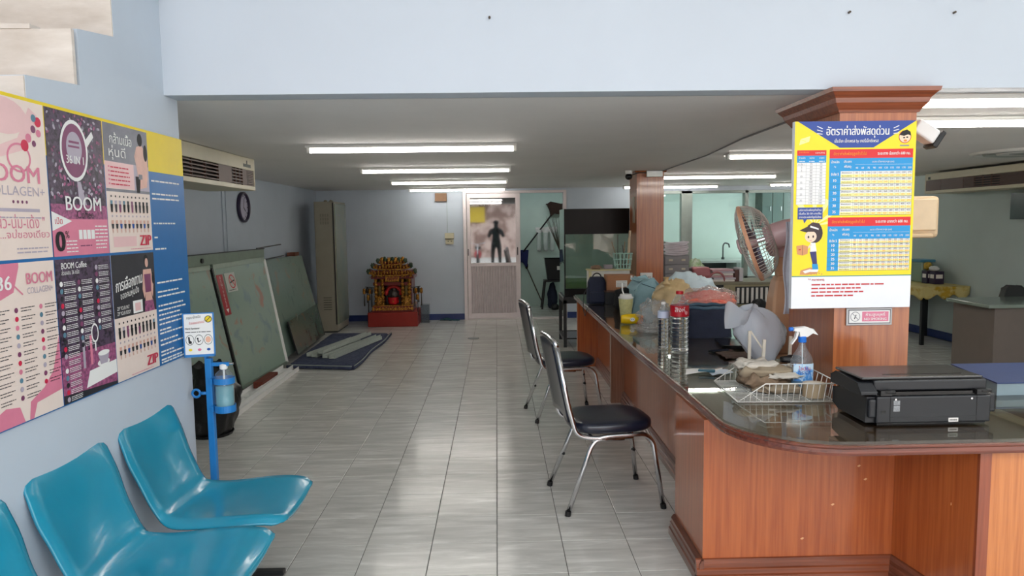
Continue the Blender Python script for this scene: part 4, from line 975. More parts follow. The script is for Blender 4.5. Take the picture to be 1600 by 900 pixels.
# ---------------------------------------------------------------- leaning glass doors and mattress
gp = thin_glass('patterned_glass_film', (.62, .72, .66), rough=.12, haze=.72, hazecol=(.54, .62, .56), ior=1.5)
def pattern(name, c1, c2, c3):
    m = M(name, c1, rough=.14, var=.08, scale=5); n = m.node_tree.nodes; L = m.node_tree.links; b = n['Principled BSDF']
    g = n.new('ShaderNodeNewGeometry'); nz = n.new('ShaderNodeTexNoise'); nz.inputs['Scale'].default_value = 5.5; nz.inputs['Detail'].default_value = 6; nz.inputs['Distortion'].default_value = .6
    L.new(g.outputs['Position'], nz.inputs['Vector']); r = n.new('ShaderNodeValToRGB'); e = r.color_ramp.elements
    e[0].position = .30; e[0].color = lin(c3); e[1].position = .70; e[1].color = lin(c2); k = e.new(.42); k.color = lin(c1); k = e.new(.60); k.color = lin(c1)
    L.new(nz.outputs['Fac'], r.inputs['Fac']); L.new(r.outputs[0], b.inputs['Base Color']); return m
pg = pattern('floral_glass', (.56, .64, .59), (.64, .50, .45), (.50, .58, .58))
gfr = M('greenish_frame', (.50, .56, .50), rough=.4, metal=.3, var=.08)
def lean(nm, loc, lab, cat, p0, p1, q0, q1, th, fr, gm, fm, sides='lrtb'):
    """panel with base corners p0 p1 and top corners q0 q1, frame bars of width fr"""
    t = thing(nm, loc, lab, cat); p0, p1, q0, q1 = map(Vector, (p0, p1, q0, q1)); nn = (p1-p0).cross(q0-p0).normalized()
    b = MB(); vs = [p+nn*s_*th/2 for s_ in (-1, 1) for p in (p0, p1, q1, q0)]
    b.add(vs, [(0,1,2,3),(7,6,5,4),(0,4,5,1),(1,5,6,2),(2,6,7,3),(3,7,4,0)]).build('glass_pane', gm, t)
    for s_, (a, c, w_) in {'b': (p0, p1, fr[0]), 't': (q0, q1, fr[1]), 'l': (p0, q0, fr[2]), 'r': (p1, q1, fr[3])}.items():
        if w_: MB().bar(a, c, w_, th*2.4, up=nn).build({'b': 'bottom_rail', 't': 'top_rail'}.get(s_, 'side_rail'), fm if s_ != 'r' else white_alu, t)
    return t
A = lean('glass_door_leaf', (-2.44, 6.9, 0), 'greenish patterned glass door leaf with white right edge leaning on the left wall', 'glass door', (-2.455, 6.62, .045), (-2.395, 7.86, .045), (-2.675, 6.62, 1.20), (-2.615, 7.90, 1.21), .012, (.03, .05, .012, .055), pg, gfr)
L_ = lean('glass_door_leaf', (-2.5, 5.4, 0), 'greenish patterned glass door leaf behind the blue stand, nearest of the leaning ones', 'glass door', (-2.50, 4.9, .045), (-2.465, 6.57, .045), (-2.72, 4.9, 1.20), (-2.685, 6.57, 1.20), .012, (.03, .05, .012, 0), pg, gfr)
MB().bar((-2.455, 6.595, .05), (-2.672, 6.595, 1.19), .02, .022, up=(1, 0, .2)).build('dark_seal', black_pl, A)
# top track lying on the panels
t = thing('door_track', (-2.7, 6.2, 1.24), 'greenish aluminium track resting along the tops of the leaning doors', 'rail')
MB().bar((-2.715, 4.6, 1.275), (-2.64, 7.95, 1.275), .04, .095).build('track_profile', gfr, t)
MB().bar((-2.70, 4.6, 1.328), (-2.62, 7.95, 1.328), .015, .01).build('track_lip', black_me, t)
MB().cyl((-2.665, 6.35, 1.27), (-2.640, 6.35, 1.27), .022, n=12).build('track_roller', black_pl, t)
MB().bar((-2.655, 6.85, 1.285), (-2.655, 7.05, 1.285), .02, .02).build('latch', chrome, t)
tag(MB().bar((-2.58, 7.6, 1.34), (-2.72, 8.9, 1.35), .012, .012).bar((-2.62, 8.0, 1.205), (-2.72, 9.0, 1.205), .012, .012).build('thin_rod', black_me, at=(-2.6, 8, 1.3)), 'thin dark rods sticking out behind the leaning doors', 'rod')
# red sticker and no-entry sheet on the glass
def on_panel(fy, fz):
    return Vector((-2.455+.0484*(fy-6.62)-(.220/1.155)*(fz-.045)+.009, fy, fz))
Un = (on_panel(7, 1)-on_panel(6, 1)).normalized(); Vn = (on_panel(6, 1.1)-on_panel(6, 1)).normalized()
t = MB().add([on_panel(6.64, .735)+Vector((.003,0,0)), on_panel(6.77, .735)+Vector((.003,0,0)), on_panel(6.77, 1.12)+Vector((.003,0,0)), on_panel(6.64, 1.12)+Vector((.003,0,0))], [(0, 1, 2, 3)]).build('red_sticker', M('sticker_red', (.62, .08, .12), rough=.4), at=on_panel(6.64, .7), solid=.0008)
tag(t, 'tall red sticker with white vertical lettering on the leaning glass', 'sticker')
P_ = Print(on_panel(6.64, .735)+Vector((.004, 0, 0)), Un, Vn, [pw_])
for k, ch in enumerate('กรุณาถอดรองเท้า'.replace('ุ', '').replace('้', '')[:9]): P_.text(ch, .065, .35-.034*k, .045, pw_, 2, al='c')
P_.poly([(.04, .06), (.10, .06), (.07, .02)], pw_, 1); P_.done(t)
t = MB().add([on_panel(6.81, .94)+Vector((.003,0,0)), on_panel(7.04, .94)+Vector((.003,0,0)), on_panel(7.04, 1.125)+Vector((.003,0,0)), on_panel(6.81, 1.125)+Vector((.003,0,0))], [(0, 1, 2, 3)]).build('notice_sheet', M('old_paper', (.74, .76, .73), rough=.6), at=on_panel(6.81, .9), solid=.0008)
tag(t, 'white sheet with a red prohibition circle stuck on the leaning glass', 'notice')
P_ = Print(on_panel(6.81, .94)+Vector((.004, 0, 0)), Un, Vn, [pr_red, ink])
P_.ring(.14, .10, .07, .012, pr_red, 1, ry=.07).line(.09, .15, .19, .05, .012, pr_red, 2).line(.09, .09, .19, .11, .014, ink, 1).scrib(.03, .015, .2, .01, ink, random.Random(1)); P_.done(t)
pg2 = pattern('plain_green_glass', (.48, .56, .52), (.56, .52, .46), (.42, .50, .47))
lean('glass_sheet', (-2.5, 8.8, 0), 'large frameless green glass sheet leaning on the wall beside the locker', 'glass sheet', (-2.43, 7.93, .075), (-2.50, 9.95, .075), (-2.70, 7.93, 1.20), (-2.76, 9.95, 1.165), .010, (0, 0, 0, 0), pg2, gfr)
Bp = lean('glass_sheet', (-2.55, 9.3, 0), 'dull metal-edged sheet leaning behind the large green glass sheet', 'glass sheet', (-2.53, 8.3, .075), (-2.60, 10.20, .075), (-2.80, 8.3, 1.17), (-2.85, 10.05, 1.15), .012, (0, .02, 0, .09), pattern('dusty_board', (.42, .44, .40), (.50, .50, .44), (.36, .40, .36)), gfr)
lean('glass_sheet', (-2.4, 9.0, 0), 'small dark-edged glass plate leaning in front of the large green sheet', 'glass sheet', (-2.37, 8.22, .065), (-2.42, 9.75, .065), (-2.47, 8.22, .455), (-2.52, 9.75, .50), .010, (0, 0, 0, 0), pattern('mirror_green', (.36, .42, .38), (.46, .42, .36), (.30, .36, .33)), gfr)
MB().bar((-2.362, 8.20, .07), (-2.462, 8.20, .46), .014, .014).build('edge_strip', black_me, bpy.data.objects['glass_sheet.002'])
tag(MB().box(-2.90, -2.79, 9.75, 9.95, 1.165, 1.215).build('wood_block', M('red_brown_wood', (.42, .22, .14)), at=(-2.8, 9.8, 1.17)), 'small reddish wooden block on top of the leaning sheets', 'wood block')
# mattress
t = thing('folded_mattress', (-1.9, 8.8, 0), 'dark blue quilted mattress lying on the floor by the locker', 'mattress')
mt = M('mattress_cloth', (.15, .18, .29), rough=.85, bump=.5, scale=26, col2=(.24, .27, .36), lo_=.4, hi=.6)
mc = [(-2.34, 7.74), (-1.56, 7.55), (-1.34, 8.6), (-1.18, 9.95), (-2.40, 10.25), (-2.42, 9.0)]
def mfn(u, v):
    y = 7.62+2.45*v; xl = -2.35-.05*v; xr = -1.60+.06*v+.012*sin(v*11); x = xl+(xr-xl)*u
    y += (-.16*u+.12)*(1-v)+(-.1*u)*v
    e = min(u, 1-u, v, 1-v); ed_ = min(1, e/.05)**.5
    return (x, y, .002+.052*ed_+.006*noise.noise(Vector((x*6, y*6, 0)))*ed_)
MB().grid(mfn, 34, 60).build('mattress_top', mt, t, smooth=True)
pl2 = MB(); pts = [mfn(1, i/30) for i in range(31)]; pts = [(p[0]+.012, p[1], .022) for p in pts]
pl2.tube(pts, .02, 8); pl2.tube([(p[0], p[1]-.012, .022) for p in [mfn(i/12, 0) for i in range(13)]], .019, 8)
pl2.build('border', mt, t, smooth=True)
pl3 = MB().tube([(p[0]+.013, p[1], .046) for p in pts], .006, 6).tube([(p[0], p[1]-.018, .044) for p in [mfn(i/12, 0) for i in range(13)]], .006, 6)
pl3.build('piping', M('pale_piping', (.55, .58, .56)), t, smooth=True)
# profiles on the mattress
al2 = M('dull_aluminium', (.70, .73, .70), rough=.45, metal=.1, var=.08, scale=30)
prs = [((-2.20, 8.10), (-1.92, 9.25), 0), ((-2.13, 8.05), (-1.85, 9.20), 0), ((-1.99, 7.99), (-1.62, 9.42), 0), ((-1.90, 7.93), (-1.58, 9.28), 0), ((-2.05, 8.02), (-1.74, 9.38), 1)]
for i, (a, b, lv) in enumerate(prs):
    z = .062+.047*lv; a3, b3 = Vector((*a, z)), Vector((*b, z)); d = (b3-a3).normalized(); s_ = Vector((-d.y, d.x, 0))
    pf = [(-.035, 0), (.035, 0), (.035, .042), (.030, .042), (.030, .006), (-.030, .006), (-.030, .042), (-.035, .042)]
    vs = [p+s_*q+Vector((0, 0, h)) for p in (a3, b3) for q, h in pf]; k = 8
    o = MB().add(vs, [(j, (j+1) % k, k+(j+1) % k, k+j) for j in range(k)]+[(0, 1, 4, 5), (1, 2, 3, 4), (0, 5, 6, 7), (13, 12, 9, 8), (12, 11, 10, 9), (15, 14, 13, 8)]).build('aluminium_profile', al2, at=a3)
    tag(o, ['leftmost aluminium profile lying on the blue mattress', 'aluminium profile second from the left on the blue mattress', 'long aluminium profile right of the middle on the mattress', 'rightmost aluminium profile at the edge of the pile on the mattress', 'aluminium profile lying on top of the others on the mattress'][i], 'profile', 'aluminium profiles on the mattress')
# white channels on the floor
def chan(a, b, w_, h, lab, nm='white_channel'):
    a3, b3 = Vector((*a, 0.001)), Vector((*b, 0.001)); d = (b3-a3).normalized(); s_ = Vector((-d.y, d.x, 0)); q = w_/2
    pf = [(-q, 0), (q, 0), (q, h), (q-.006, h), (q-.006, .008), (-q+.006, .008), (-q+.006, h), (-q, h)]; k = 8
    vs = [p+s_*u+Vector((0, 0, z)) for p in (a3, b3) for u, z in pf]
    o = MB().add(vs, [(j, (j+1) % k, k+(j+1) % k, k+j) for j in range(k)]+[(0, 1, 4, 5), (1, 2, 3, 4), (0, 5, 6, 7), (13, 12, 9, 8), (12, 11, 10, 9), (15, 14, 13, 8)]).build(nm, white_alu, at=a3)
    tag(o, lab, 'channel')
chan((-2.21, 5.72), (-2.225, 7.60), .085, .045, 'long white aluminium channel on the floor nearest the aisle')
chan((-2.345, 6.38), (-2.33, 7.70), .115, .045, 'shorter wide white channel on the floor holding the brick')
chan((-2.30, 5.80), (-2.30, 6.36), .08, .02, 'low white strip on the floor in front of the wide channel')
tag(MB().box(-2.375, -2.285, 6.72, 7.20, .012, .075).build('red_brick', M('brick_red', (.42, .20, .15), rough=.9, bump=.5, scale=50, var=.25), at=(-2.33, 6.9, .012), bevel=.004), 'long reddish brown brick lying in the white channel', 'brick')

# ---------------------------------------------------------------- locker
lk = M('locker_paint', (.58, .56, .50), rough=.35, var=.06, scale=4); lkg = M('locker_door_gloss', (.50, .56, .50), rough=.2, coat=.4, col2=(.58, .58, .50), scale=4)
t = thing('steel_locker', (-2.5, 10.7, 0), 'tall greyish beige steel locker in the rear left corner', 'locker')
MB().box(-2.66, -2.372, 10.345, 11.12, .02, 1.93).build('locker_body', lk, t, bevel=.004)
MB().box(-2.65, -2.38, 10.36, 11.10, 0, .02).build('plinth', black_me, t)
MB().box(-2.645, -2.400, 10.337, 10.345, .12, 1.90).build('side_sheet', lk, t, bevel=.002)
MB().box(-2.372, -2.360, 10.37, 11.10, .12, 1.90).build('door', lkg, t, bevel=.003)
MB().box(-2.39, -2.374, 10.334, 10.345, .12, 1.91).build('door_edge', black_pl, t)
for k in range(6): MB().box(-2.565, -2.445, 10.330, 10.337, .34+k*.035, .352+k*.035).build('vent_slot', M('dark_slot', (.36, .35, .31)), t)
for r_ in range(3):
    for k in range(4): MB().box(-2.575+k*.035, -2.555+k*.035, 10.3365, 10.337, 1.60+r_*.055, 1.64+r_*.055).build('stain_mark', M('faded_print', (.50, .48, .43)), t)
for y in (10.45, 10.60, 10.68): MB().box(-2.360, -2.3595, y, y+.04, 1.72, 1.75).build('door_mark', black_pl, t)
for x in (-2.55, -2.47): tag(MB().cyl((x, 10.6, 1.932), (x+.01, 10.6, 1.96), .03, .02, 10).build('glass_jar', lk, at=(x, 10.6, 1.93)), ['left small round object on top of the locker', 'right small round object on top of the locker'][int(x > -2.5)], 'knob', 'small jars on the locker')
# clock
t = thing('wall_clock', (-2.92, 8.2, 1.80), 'round wall clock with dark purple rim below the left air conditioner', 'clock')
ck = Matrix.Translation((-2.928, 8.2, 1.80)) @ Matrix.Rotation(PI/2, 4, 'Y')
def CK(): m = MB(); m.T = ck; return m
CK().lathe([(.001, .012), (.150, .012)], n=36).build('face', M('clock_face', (.72, .70, .78), rough=.4), t)
CK().lathe([(.150, 0), (.176, 0), (.176, .03), (.162, .04), (.148, .028), (.148, .012)], n=40).build('rim', M('purple_rim', (.20, .16, .26), rough=.3), t, smooth=True)
h_ = CK(); h_.bar((0, 0, .016), (.045, .06, .016), .010, .002).bar((0, 0, .018), (-.10, .02, .018), .006, .002); h_.build('hands', ink, t)
nu_ = CK()
for k in range(12): a = 2*PI*k/12; nu_.bar((.118*cos(a), .118*sin(a), .014), (.138*cos(a), .138*sin(a), .014), .010, .002)
nu_.build('hour_marks', ink, t)
# conduit
tag(MB().tube([(-2.924, 7.60, 2.10), (-2.924, 7.60, 1.0), (-2.924, 7.62, .4)], .008, 6).tube([(-2.924, 7.70, 2.10), (-2.924, 7.69, 1.0)], .005, 6).build('cable_conduit', M('conduit_paint', (.76, .80, .84)), smooth=True, at=(-2.92, 7.6, 1)), 'pale cable pipe running down the left wall', 'cable')

# ---------------------------------------------------------------- air conditioners
acm = M('ac_cream', (.78, .75, .64), rough=.4, var=.03); acb = M('ac_brown', (.33, .22, .18), rough=.5, var=.08); acd = M('ac_dark', (.12, .08, .07), rough=.6)
def aircon(x, y0, y1, z0, z1, d, sgn, lab, nm):
    """face at x looking towards sgn"""
    t = thing('air_conditioner', (x-sgn*d/2, (y0+y1)/2, z0), lab, 'air conditioner')
    bx0, bx1 = sorted((x, x-sgn*d)); zl0, zl1 = z0+.035, z0+.165
    MB().box(bx0, bx1, y0, y1, zl1, z1).box(bx0, bx1, y0, y1, z0, zl0).box(bx0, bx1, y1-.022, y1, zl0, zl1).box(bx0, bx1, y0, y0+.022, zl0, zl1).build('casing', acm, t, bevel=.003)
    MB().box(min(x-sgn*.05, x-sgn*.07), max(x-sgn*.05, x-sgn*.07), y0+.022, y1-.022, zl0, zl1).build('grille_back', acd, t)
    L = y1-y0-.044; segs = nm
    for kind, f0, f1 in segs:
        a, b = y0+.022+L*f0, y0+.022+L*f1; xa, xb = sorted((x-sgn*.004, x-sgn*.02))
        if kind == 'solid': MB().box(xa, xb, a+.002, b-.002, zl0, zl1).build('grille_panel', acb, t)
        else:
            n_ = 5 if kind == 'open' else 9
            for k in range(n_):
                z = zl0+(zl1-zl0)*(k+.5)/n_; MB().box(xa, xb, a, b, z-.006, z+.004).build('louvre', acb, t)
            if kind == 'open':
                for q in range(1, 3): yy_ = a+(b-a)*q/3; MB().box(xa, xb, yy_-.003, yy_+.003, zl0, zl1).build('louvre_post', acb, t)
    return t
ac1 = aircon(-2.075, 4.45, 6.15, 1.879, 2.145, .42, 1, 'cream ceiling air conditioner with brown grille at upper left', [('solid', 0, .12), ('open', .12, .54), ('solid', .54, .70), ('open', .70, .84), ('solid', .84, .90), ('fine', .90, 1)])
MB().box(-2.075, -2.073, 5.88, 6.05, 2.065, 2.09).build('badge', M('badge_green', (.22, .26, .22)), ac1)
MB().box(-2.075, -2.073, 5.955, 5.97, 2.09, 2.12).build('badge_mark', black_pl, ac1)
ac2 = aircon(5.40, 6.9, 8.79, 1.875, 2.12, .38, -1, 'cream ceiling air conditioner with long brown grille at upper right', [('solid', 0, .1), ('fine', .1, .30), ('open', .30, .52), ('fine', .52, .62), ('solid', .62, .84), ('solid', .84, 1)])
MB().box(5.396, 5.40, 8.68, 8.72, 2.05, 2.08).build('badge', M('badge_green'  , (.22, .26, .22)), ac2)

# ---------------------------------------------------------------- shrine
rg = M('shrine_red', (.42, .06, .04), rough=.35, coat=.3, var=.1); rgb_ = M('shrine_base_red', (.56, .12, .07), rough=.4, var=.05)
gd = M('shrine_gold', (.80, .58, .20), rough=.35, metal=.55, col2=(.40, .20, .08), scale=60, lo_=.4, hi=.6, bump=.6); gdk = M('shrine_dark', (.10, .07, .05), rough=.5)
grn = M('shrine_green', (.16, .24, .16), rough=.5)
t = thing('spirit_shrine', (-1.635, 11.1, 0), 'red and gold carved Chinese spirit shrine on a red base by the rear wall', 'shrine')
cx = -1.635
MB().box(cx-.385, cx+.385, 10.84, 11.50, 0, .225).build('base', rgb_, t, bevel=.01)
MB().box(cx-.31, cx+.31, 10.88, 11.46, .225, .245).build('plinth_edge', rg, t)
MB().box(cx-.315, cx+.315, 10.89, 11.45, .245, .315).build('plinth', rg, t)
for k in range(13):
    x = cx-.30+.05*k; MB().prism([(x-.02, .255), (x+.02, .255), (x+.024, .285), (x, .308), (x-.024, .285)], 'y', 10.878, 10.89).build('carved_scroll', gd, t)
MB().box(cx-.31, cx+.31, 10.90, 11.44, .315, .33).build('shelf', gd, t)
MB().box(cx-.29, cx+.29, 11.38, 11.42, .33, .86).build('back_wall', rg, t)
for s_ in (-1, 1):
    MB().box(min(cx+s_*.27, cx+s_*.29), max(cx+s_*.27, cx+s_*.29), 10.98, 11.40, .33, .78).build('side_wall', rg, t)
    for x in (.26, .155):
        MB().lathe([(.022, 0), (.024, .02), (.017, .04), (.017, .36), (.024, .38), (.024, .41)], (cx+s_*x, 10.93, .33), 12).build('pillar', gd, t, smooth=True)
        for k in range(5): MB().blob((cx+s_*x, 10.918, .37+.065*k), (.028, .022, .028), k, .5, 5, 10, 8, False).build('dragon_carving', gd, t, smooth=True)
    MB().blob((cx+s_*.21, 10.91, .33), (.055, .045, .085), 3, .6, 4, 14, 10).build('guardian_figure', gd, t, smooth=True)
    MB().blob((cx+s_*.205, 11.0, .45), (.05, .03, .15), 5, .6, 5, 14, 12).build('side_carving', M('gold_green', (.46, .38, .18), rough=.4, metal=.3, var=.4, scale=70), t, smooth=True)
    # hanging lanterns at the sides
    MB().bar((cx+s_*.28, 10.95, .60), (cx+s_*.43, 10.95, .62), .012, .012).build('lantern_arm', gdk, t)
    for q, (dx, z, l) in enumerate(((.36, .60, .13), (.40, .61, .18), (.445, .60, .22), (.335, .60, .24), (.385, .50, .28))):
        MB().lathe([(.004, .03), (.020, .018), (.024, -.02), (.020, -.055), (.006, -.065)], (cx+s_*dx, 10.94+.02*(q % 2), z-.03), 8).build('lantern', gd if q % 2 == 0 else gdk, t)
        MB().cyl((cx+s_*dx, 10.94+.02*(q % 2), z-.08), (cx+s_*dx, 10.94+.02*(q % 2), z-.06-l), .006, .010, 6).build('tassel', gdk, t)
MB().box(cx-.13, cx+.13, 11.1, 11.36, .33, .72).build('niche', gdk, t)
# tiered roofs with upturned ends
def roof(w_, z, d, h, m1, m2):
    vs = []; nseg = 16
    pts = [(cx-w_+2*w_*i/nseg, z+.045*abs(2*i/nseg-1)**4) for i in range(nseg+1)]
    MB().grid(lambda u, v: (cx-w_+2*w_*u, 10.96-d+2*d*0+ (d*1.5)*v, z+.05*abs(2*u-1)**4+h*v), 16, 3).build('roof_slope', m1, t, smooth=True, solid=.018)
    MB().tube([(p[0], 10.955-d, p[1]) for p in pts], .012, 6).build('roof_edge', m2, t, smooth=True)
    for s_ in (-1, 1): MB().blob((cx+s_*(w_-.005), 10.96-d, z+.02), (.035, .03, .042), 2, .6, 4, 12, 8, False).build('roof_end', grn if s_*w_ > 0 else grn, t, smooth=True)
    cv = MB()
    for i in range(int(w_/.022)): cv.blob((cx-w_+w_*2*(i+.5)/int(w_/.022), 10.945-d, z+.018), (.018, .012, .022+.01*(i % 2)), i, .6, 4, 8, 6, False)
    cv.build('gold_carving', m2, t, smooth=True, kind='stuff')
    n_ = int(w_/.03)
    for i in range(n_): MB().cyl((cx-w_+w_*2*(i+.5)/n_, 10.95-d, z-.012), (cx-w_+w_*2*(i+.5)/n_, 10.95-d, z-.035), .008, .004, 6).build('eave_drop', m2, t)
MB().box(cx-.33, cx+.33, 10.92, 11.40, .745, .79).build('lower_lintel', rg, t)
roof(.365, .80, .07, .05, rg, gd)
MB().box(cx-.27, cx+.27, 10.95, 11.36, .83, .875).build('middle_lintel', rg, t)
roof(.30, .89, .05, .05, rg, gd)
MB().box(cx-.20, cx+.20, 10.97, 11.33, .925, .96).build('upper_lintel', rg, t)
roof(.215, .965, .05, .04, rg, gd)
MB().box(cx-.11, cx+.11, 10.90, 10.925, .70, .80).build('name_board', gd, t, bevel=.004)
P_ = Print((cx-.10, 10.898, .705), (1, 0, 0), (0, 0, 1), [rg]); P_.text('福神', .1, .02, .085, rg, 1, al='c', bold=.02); P_.done(t)
for k in range(7): MB().blob((cx-.165+.055*k, 10.98, 1.0), (.035, .03, .045), k, .6, 4, 12, 8).build('crest_carving', gd if k % 2 == 0 else grn, t, smooth=True)
for k in range(6): MB().blob((cx-.29+.116*k, 10.93, .76), (.03, .02, .03), k+9, .6, 4, 10, 8, False).build('frieze_carving', gd, t, smooth=True)
MB().box(cx-.30, cx+.30, 10.915, 10.925, .64, .69).build('valance', rg, t)
# figure, pot inside
f_ = thing('incense_pot', (cx, 10.98, .332), 'red incense pot with gold mark inside the shrine', 'pot')
MB().lathe([(.05, 0), (.075, .02), (.085, .06), (.08, .10), (.09, .115)], (cx, 10.98, .332), 20, cap=True).build('pot_body', red_pl, f_, smooth=True)
MB().add([(cx+.012*cos(a)+.01, 10.892, .395+.014*sin(a)) for a in [2*PI*i/5 for i in range(5)]], [(0, 1, 2, 3, 4)]).build('gold_mark', gd, f_)
f_ = thing('deity_figure', (cx+.02, 11.06, .50), 'small grey bearded statue framed by red cloth in the shrine', 'statue')
MB().blob((cx+.01, 11.05, .445), (.05, .04, .06), 1, .3, 3).build('statue_body', M('stone_grey', (.40, .38, .36), var=.3, scale=60), f_, smooth=True)
MB().blob((cx+.01, 11.04, .545), (.022, .022, .028), 2, .1, 3, 12, 8).build('statue_head', MATS['stone_grey'], f_, smooth=True)
MB().tube(arc((cx, 11.03, .50), .115, -.2, PI+.2, 14, 'xz'), [.028+.006*sin(i*2.1) for i in range(15)], 8).build('red_drape', M('drape_red', (.72, .12, .12), rough=.6), f_, smooth=True)
# small glass beside
tag(MB().box(-1.235, -1.10, 11.2, 11.35, 0, .30).build('clear_container', thin_glass('old_clear', (.8, .82, .82), haze=.25, hazecol=(.6, .65, .7)), at=(-1.17, 11.3, 0)), 'clear plastic container beside the shrine', 'container')
tag(MB().grid(lambda u, v: (-.95+.32*u, 11.43+.10*v, .004+.045*abs(noise.noise(Vector((u*4, v*3, 1))))+.01*sin(6*u)), 18, 8).build('teal_rag', M('teal_cloth', (.12, .28, .32), rough=.8), smooth=True, solid=.004, at=(-.8, 11.45, 0)), 'dark teal rag on the floor against the rear baseboard', 'cloth')
# junction box, conduit, socket on the rear wall
tag(MB().box(-.995, -.805, YB-.06, YB-.001, 1.952, 2.085).build('junction_box', M('brown_box_paint', (.48, .36, .26), rough=.6), at=(-.9, YB, 1.95), bevel=.004), 'small brown box at the top of the rear wall', 'junction box')
tag(MB().box(-.812, -.800, YB-.012, YB-.001, 1.44, 1.952).build('cable_duct', M('duct_paint', (.66, .72, .74)), at=(-.8, YB, 1.44)), 'thin cable duct running down to the rear socket', 'cable duct')
t = thing('wall_socket', (-.775, YB, 1.25), 'cream double socket on the rear wall left of the door', 'socket')
MB().box(-.85, -.70, YB-.03, YB-.001, 1.345, 1.435).box(-.84, -.71, YB-.02, YB-.001, 1.25, 1.343).build('plate', cream_pl, t, bevel=.004)
MB().box(-.85, -.70, YB-.032, YB-.029, 1.338, 1.346).build('gap', black_pl, t)
for x in (-.80, -.75): MB().box(x-.004, x+.004, YB-.022, YB-.02, 1.29, 1.31).box(x+.008, x+.014, YB-.022, YB-.02, 1.29, 1.31).build('socket_holes', black_pl, t)
# floor drain
t = thing('floor_drain', (-.34, 9.60, 0), 'small dark round drain in the tiled floor of the aisle', 'drain')
MB().lathe([(.001, .002), (.075, .002), (.082, .003), (.082, .0005)], (-.34, 9.60, 0), 24).build('drain_rim', black_me, t)
for k in range(5): MB().box(-.40, -.28, 9.55+.022*k, 9.558+.022*k, .002, .004).build('drain_bar', alu, t)

# ---------------------------------------------------------------- back room
t = thing('ceiling_broom', (.80, 13.2, 1.3), 'long-handled brown broom leaning diagonally with its head at the ceiling', 'broom')
MB().cyl((.50, 13.22, 1.05), (1.05, 13.22, 1.75), .014, n=8).build('handle', black_me, t, smooth=True)
bh = M('bristle_brown', (.20, .13, .10), rough=.9, bump=.5, scale=60)
MB().prism([(1.03, 1.72), (1.09, 1.76), (1.22, 1.73), (1.30, 1.82), (1.24, 1.93), (1.02, 1.965), (.95, 1.93), (1.0, 1.82)], 'y', 13.16, 13.28).build('broom_head', bh, t, bevel=.015)
tag(MB().grid(lambda u, v: (.42+.15*u+.03*v, 13.25-.03*u, .80+.28*v+.05*sin(5*u)*(1-v)), 8, 10).build('blue_cloth', M('blue_rag', (.10, .13, .32), rough=.9), smooth=True, solid=.01, at=(.5, 13.25, 1)), 'dark blue rag hanging on the rear room wall', 'cloth')
t = thing('mop', (.8, 13.1, 0), 'thin mop handle leaning against the rear room wall', 'mop')
MB().cyl((.53, 13.28, .82), (.84, 13.25, .10), .010, n=8).build('handle', M('wood_stick', (.35, .32, .28)), t, smooth=True)
MB().blob((.56, 13.26, .72), (.03, .03, .06), 4, .3, 4, 10, 8, False).build('mop_head', bh, t, smooth=True)
t = thing('water_filter', (.92, 13.3, 1.3), 'white three-cartridge water filter on the rear room wall', 'water filter')
MB().box(.74, 1.14, 13.28, 13.329, 1.42, 1.50).build('bracket', white_pl, t)
for k in range(3):
    x = .80+.125*k; MB().cyl((x, 13.25, 1.40), (x, 13.25, 1.46), .05, n=16).build('filter_head', white_pl, t)
    MB().lathe([(.001, 0), (.03, .005), (.043, .03), (.043, .36)], (x, 13.25, 1.05), 16).build('cartridge', M('filter_white', (.82, .86, .84), rough=.3), t, smooth=True)
    MB().tube(arc((x+.05, 13.24, 1.46), .05, 0, PI, 8, 'xz'), .006, 6).build('filter_hose', white_pl, t, smooth=True)
t = thing('reed_broom', (1.05, 13.1, 1.2), 'upside-down reed broom with spread grey-brown fibres beside the filter', 'broom')
rf = M('reed_fibre', (.30, .26, .20), rough=.9); r_ = random.Random(5); mb = MB()
for k in range(60):
    a = r_.uniform(-1, 1); mb.cyl((1.14, 12.6+.02*a, 1.05), (1.08+.20*a, 12.6+.05*r_.uniform(-1, 1), 1.62+.08*r_.random()), .003, .0015, 4)
mb.build('bristles', rf, t, kind='stuff'); MB().cyl((1.14, 12.6, 1.10), (1.17, 12.6, .005), .014, n=8).build('handle', MATS['wood_stick'], t, smooth=True)
t = thing('black_stool', (1.02, 12.95, 0), 'black plastic stool with splayed legs in the rear room', 'stool')
MB().box(.86, 1.22, 12.8, 13.12, .50, .53).build('seat', black_pl, t, bevel=.01)
for x, y in ((.88, 12.82), (1.20, 12.82), (.88, 13.10), (1.20, 13.10)):
    MB().bar((x, y, .50), (x+(.05 if x > 1 else -.06), y, .0), .03, .03).build('leg', black_pl, t)
t = thing('black_bin', (1.04, 12.95, .531), 'black square bin standing on the black stool', 'bin')
loft(MB(), [rr(.93, 1.17, 12.85, 13.05, .5315), rr(.88, 1.22, 12.82, 13.08, .93)]).build('bin_body', black_pl, t, bevel=.01)
MB().box(.87, 1.23, 12.81, 13.09, .925, .945).build('bin_rim', black_gl, t, bevel=.004)
MB().box(1.10, 1.15, 12.83, 12.832, .72, .79).build('white_sticker', paper, t)
t = thing('blue_trousers', (1.03, 12.75, 0), 'dark blue cloth and shoes piled under the black stool', 'cloth')
MB().blob((1.02, 12.96, .001), (.09, .08, .26), 7, .3, 2.5).build('dark_cloth', nv, t, smooth=True)
MB().blob((1.05, 12.72, .001), (.07, .05, .06), 8, .3, 3).build('shoe', black_pl, t, smooth=True)

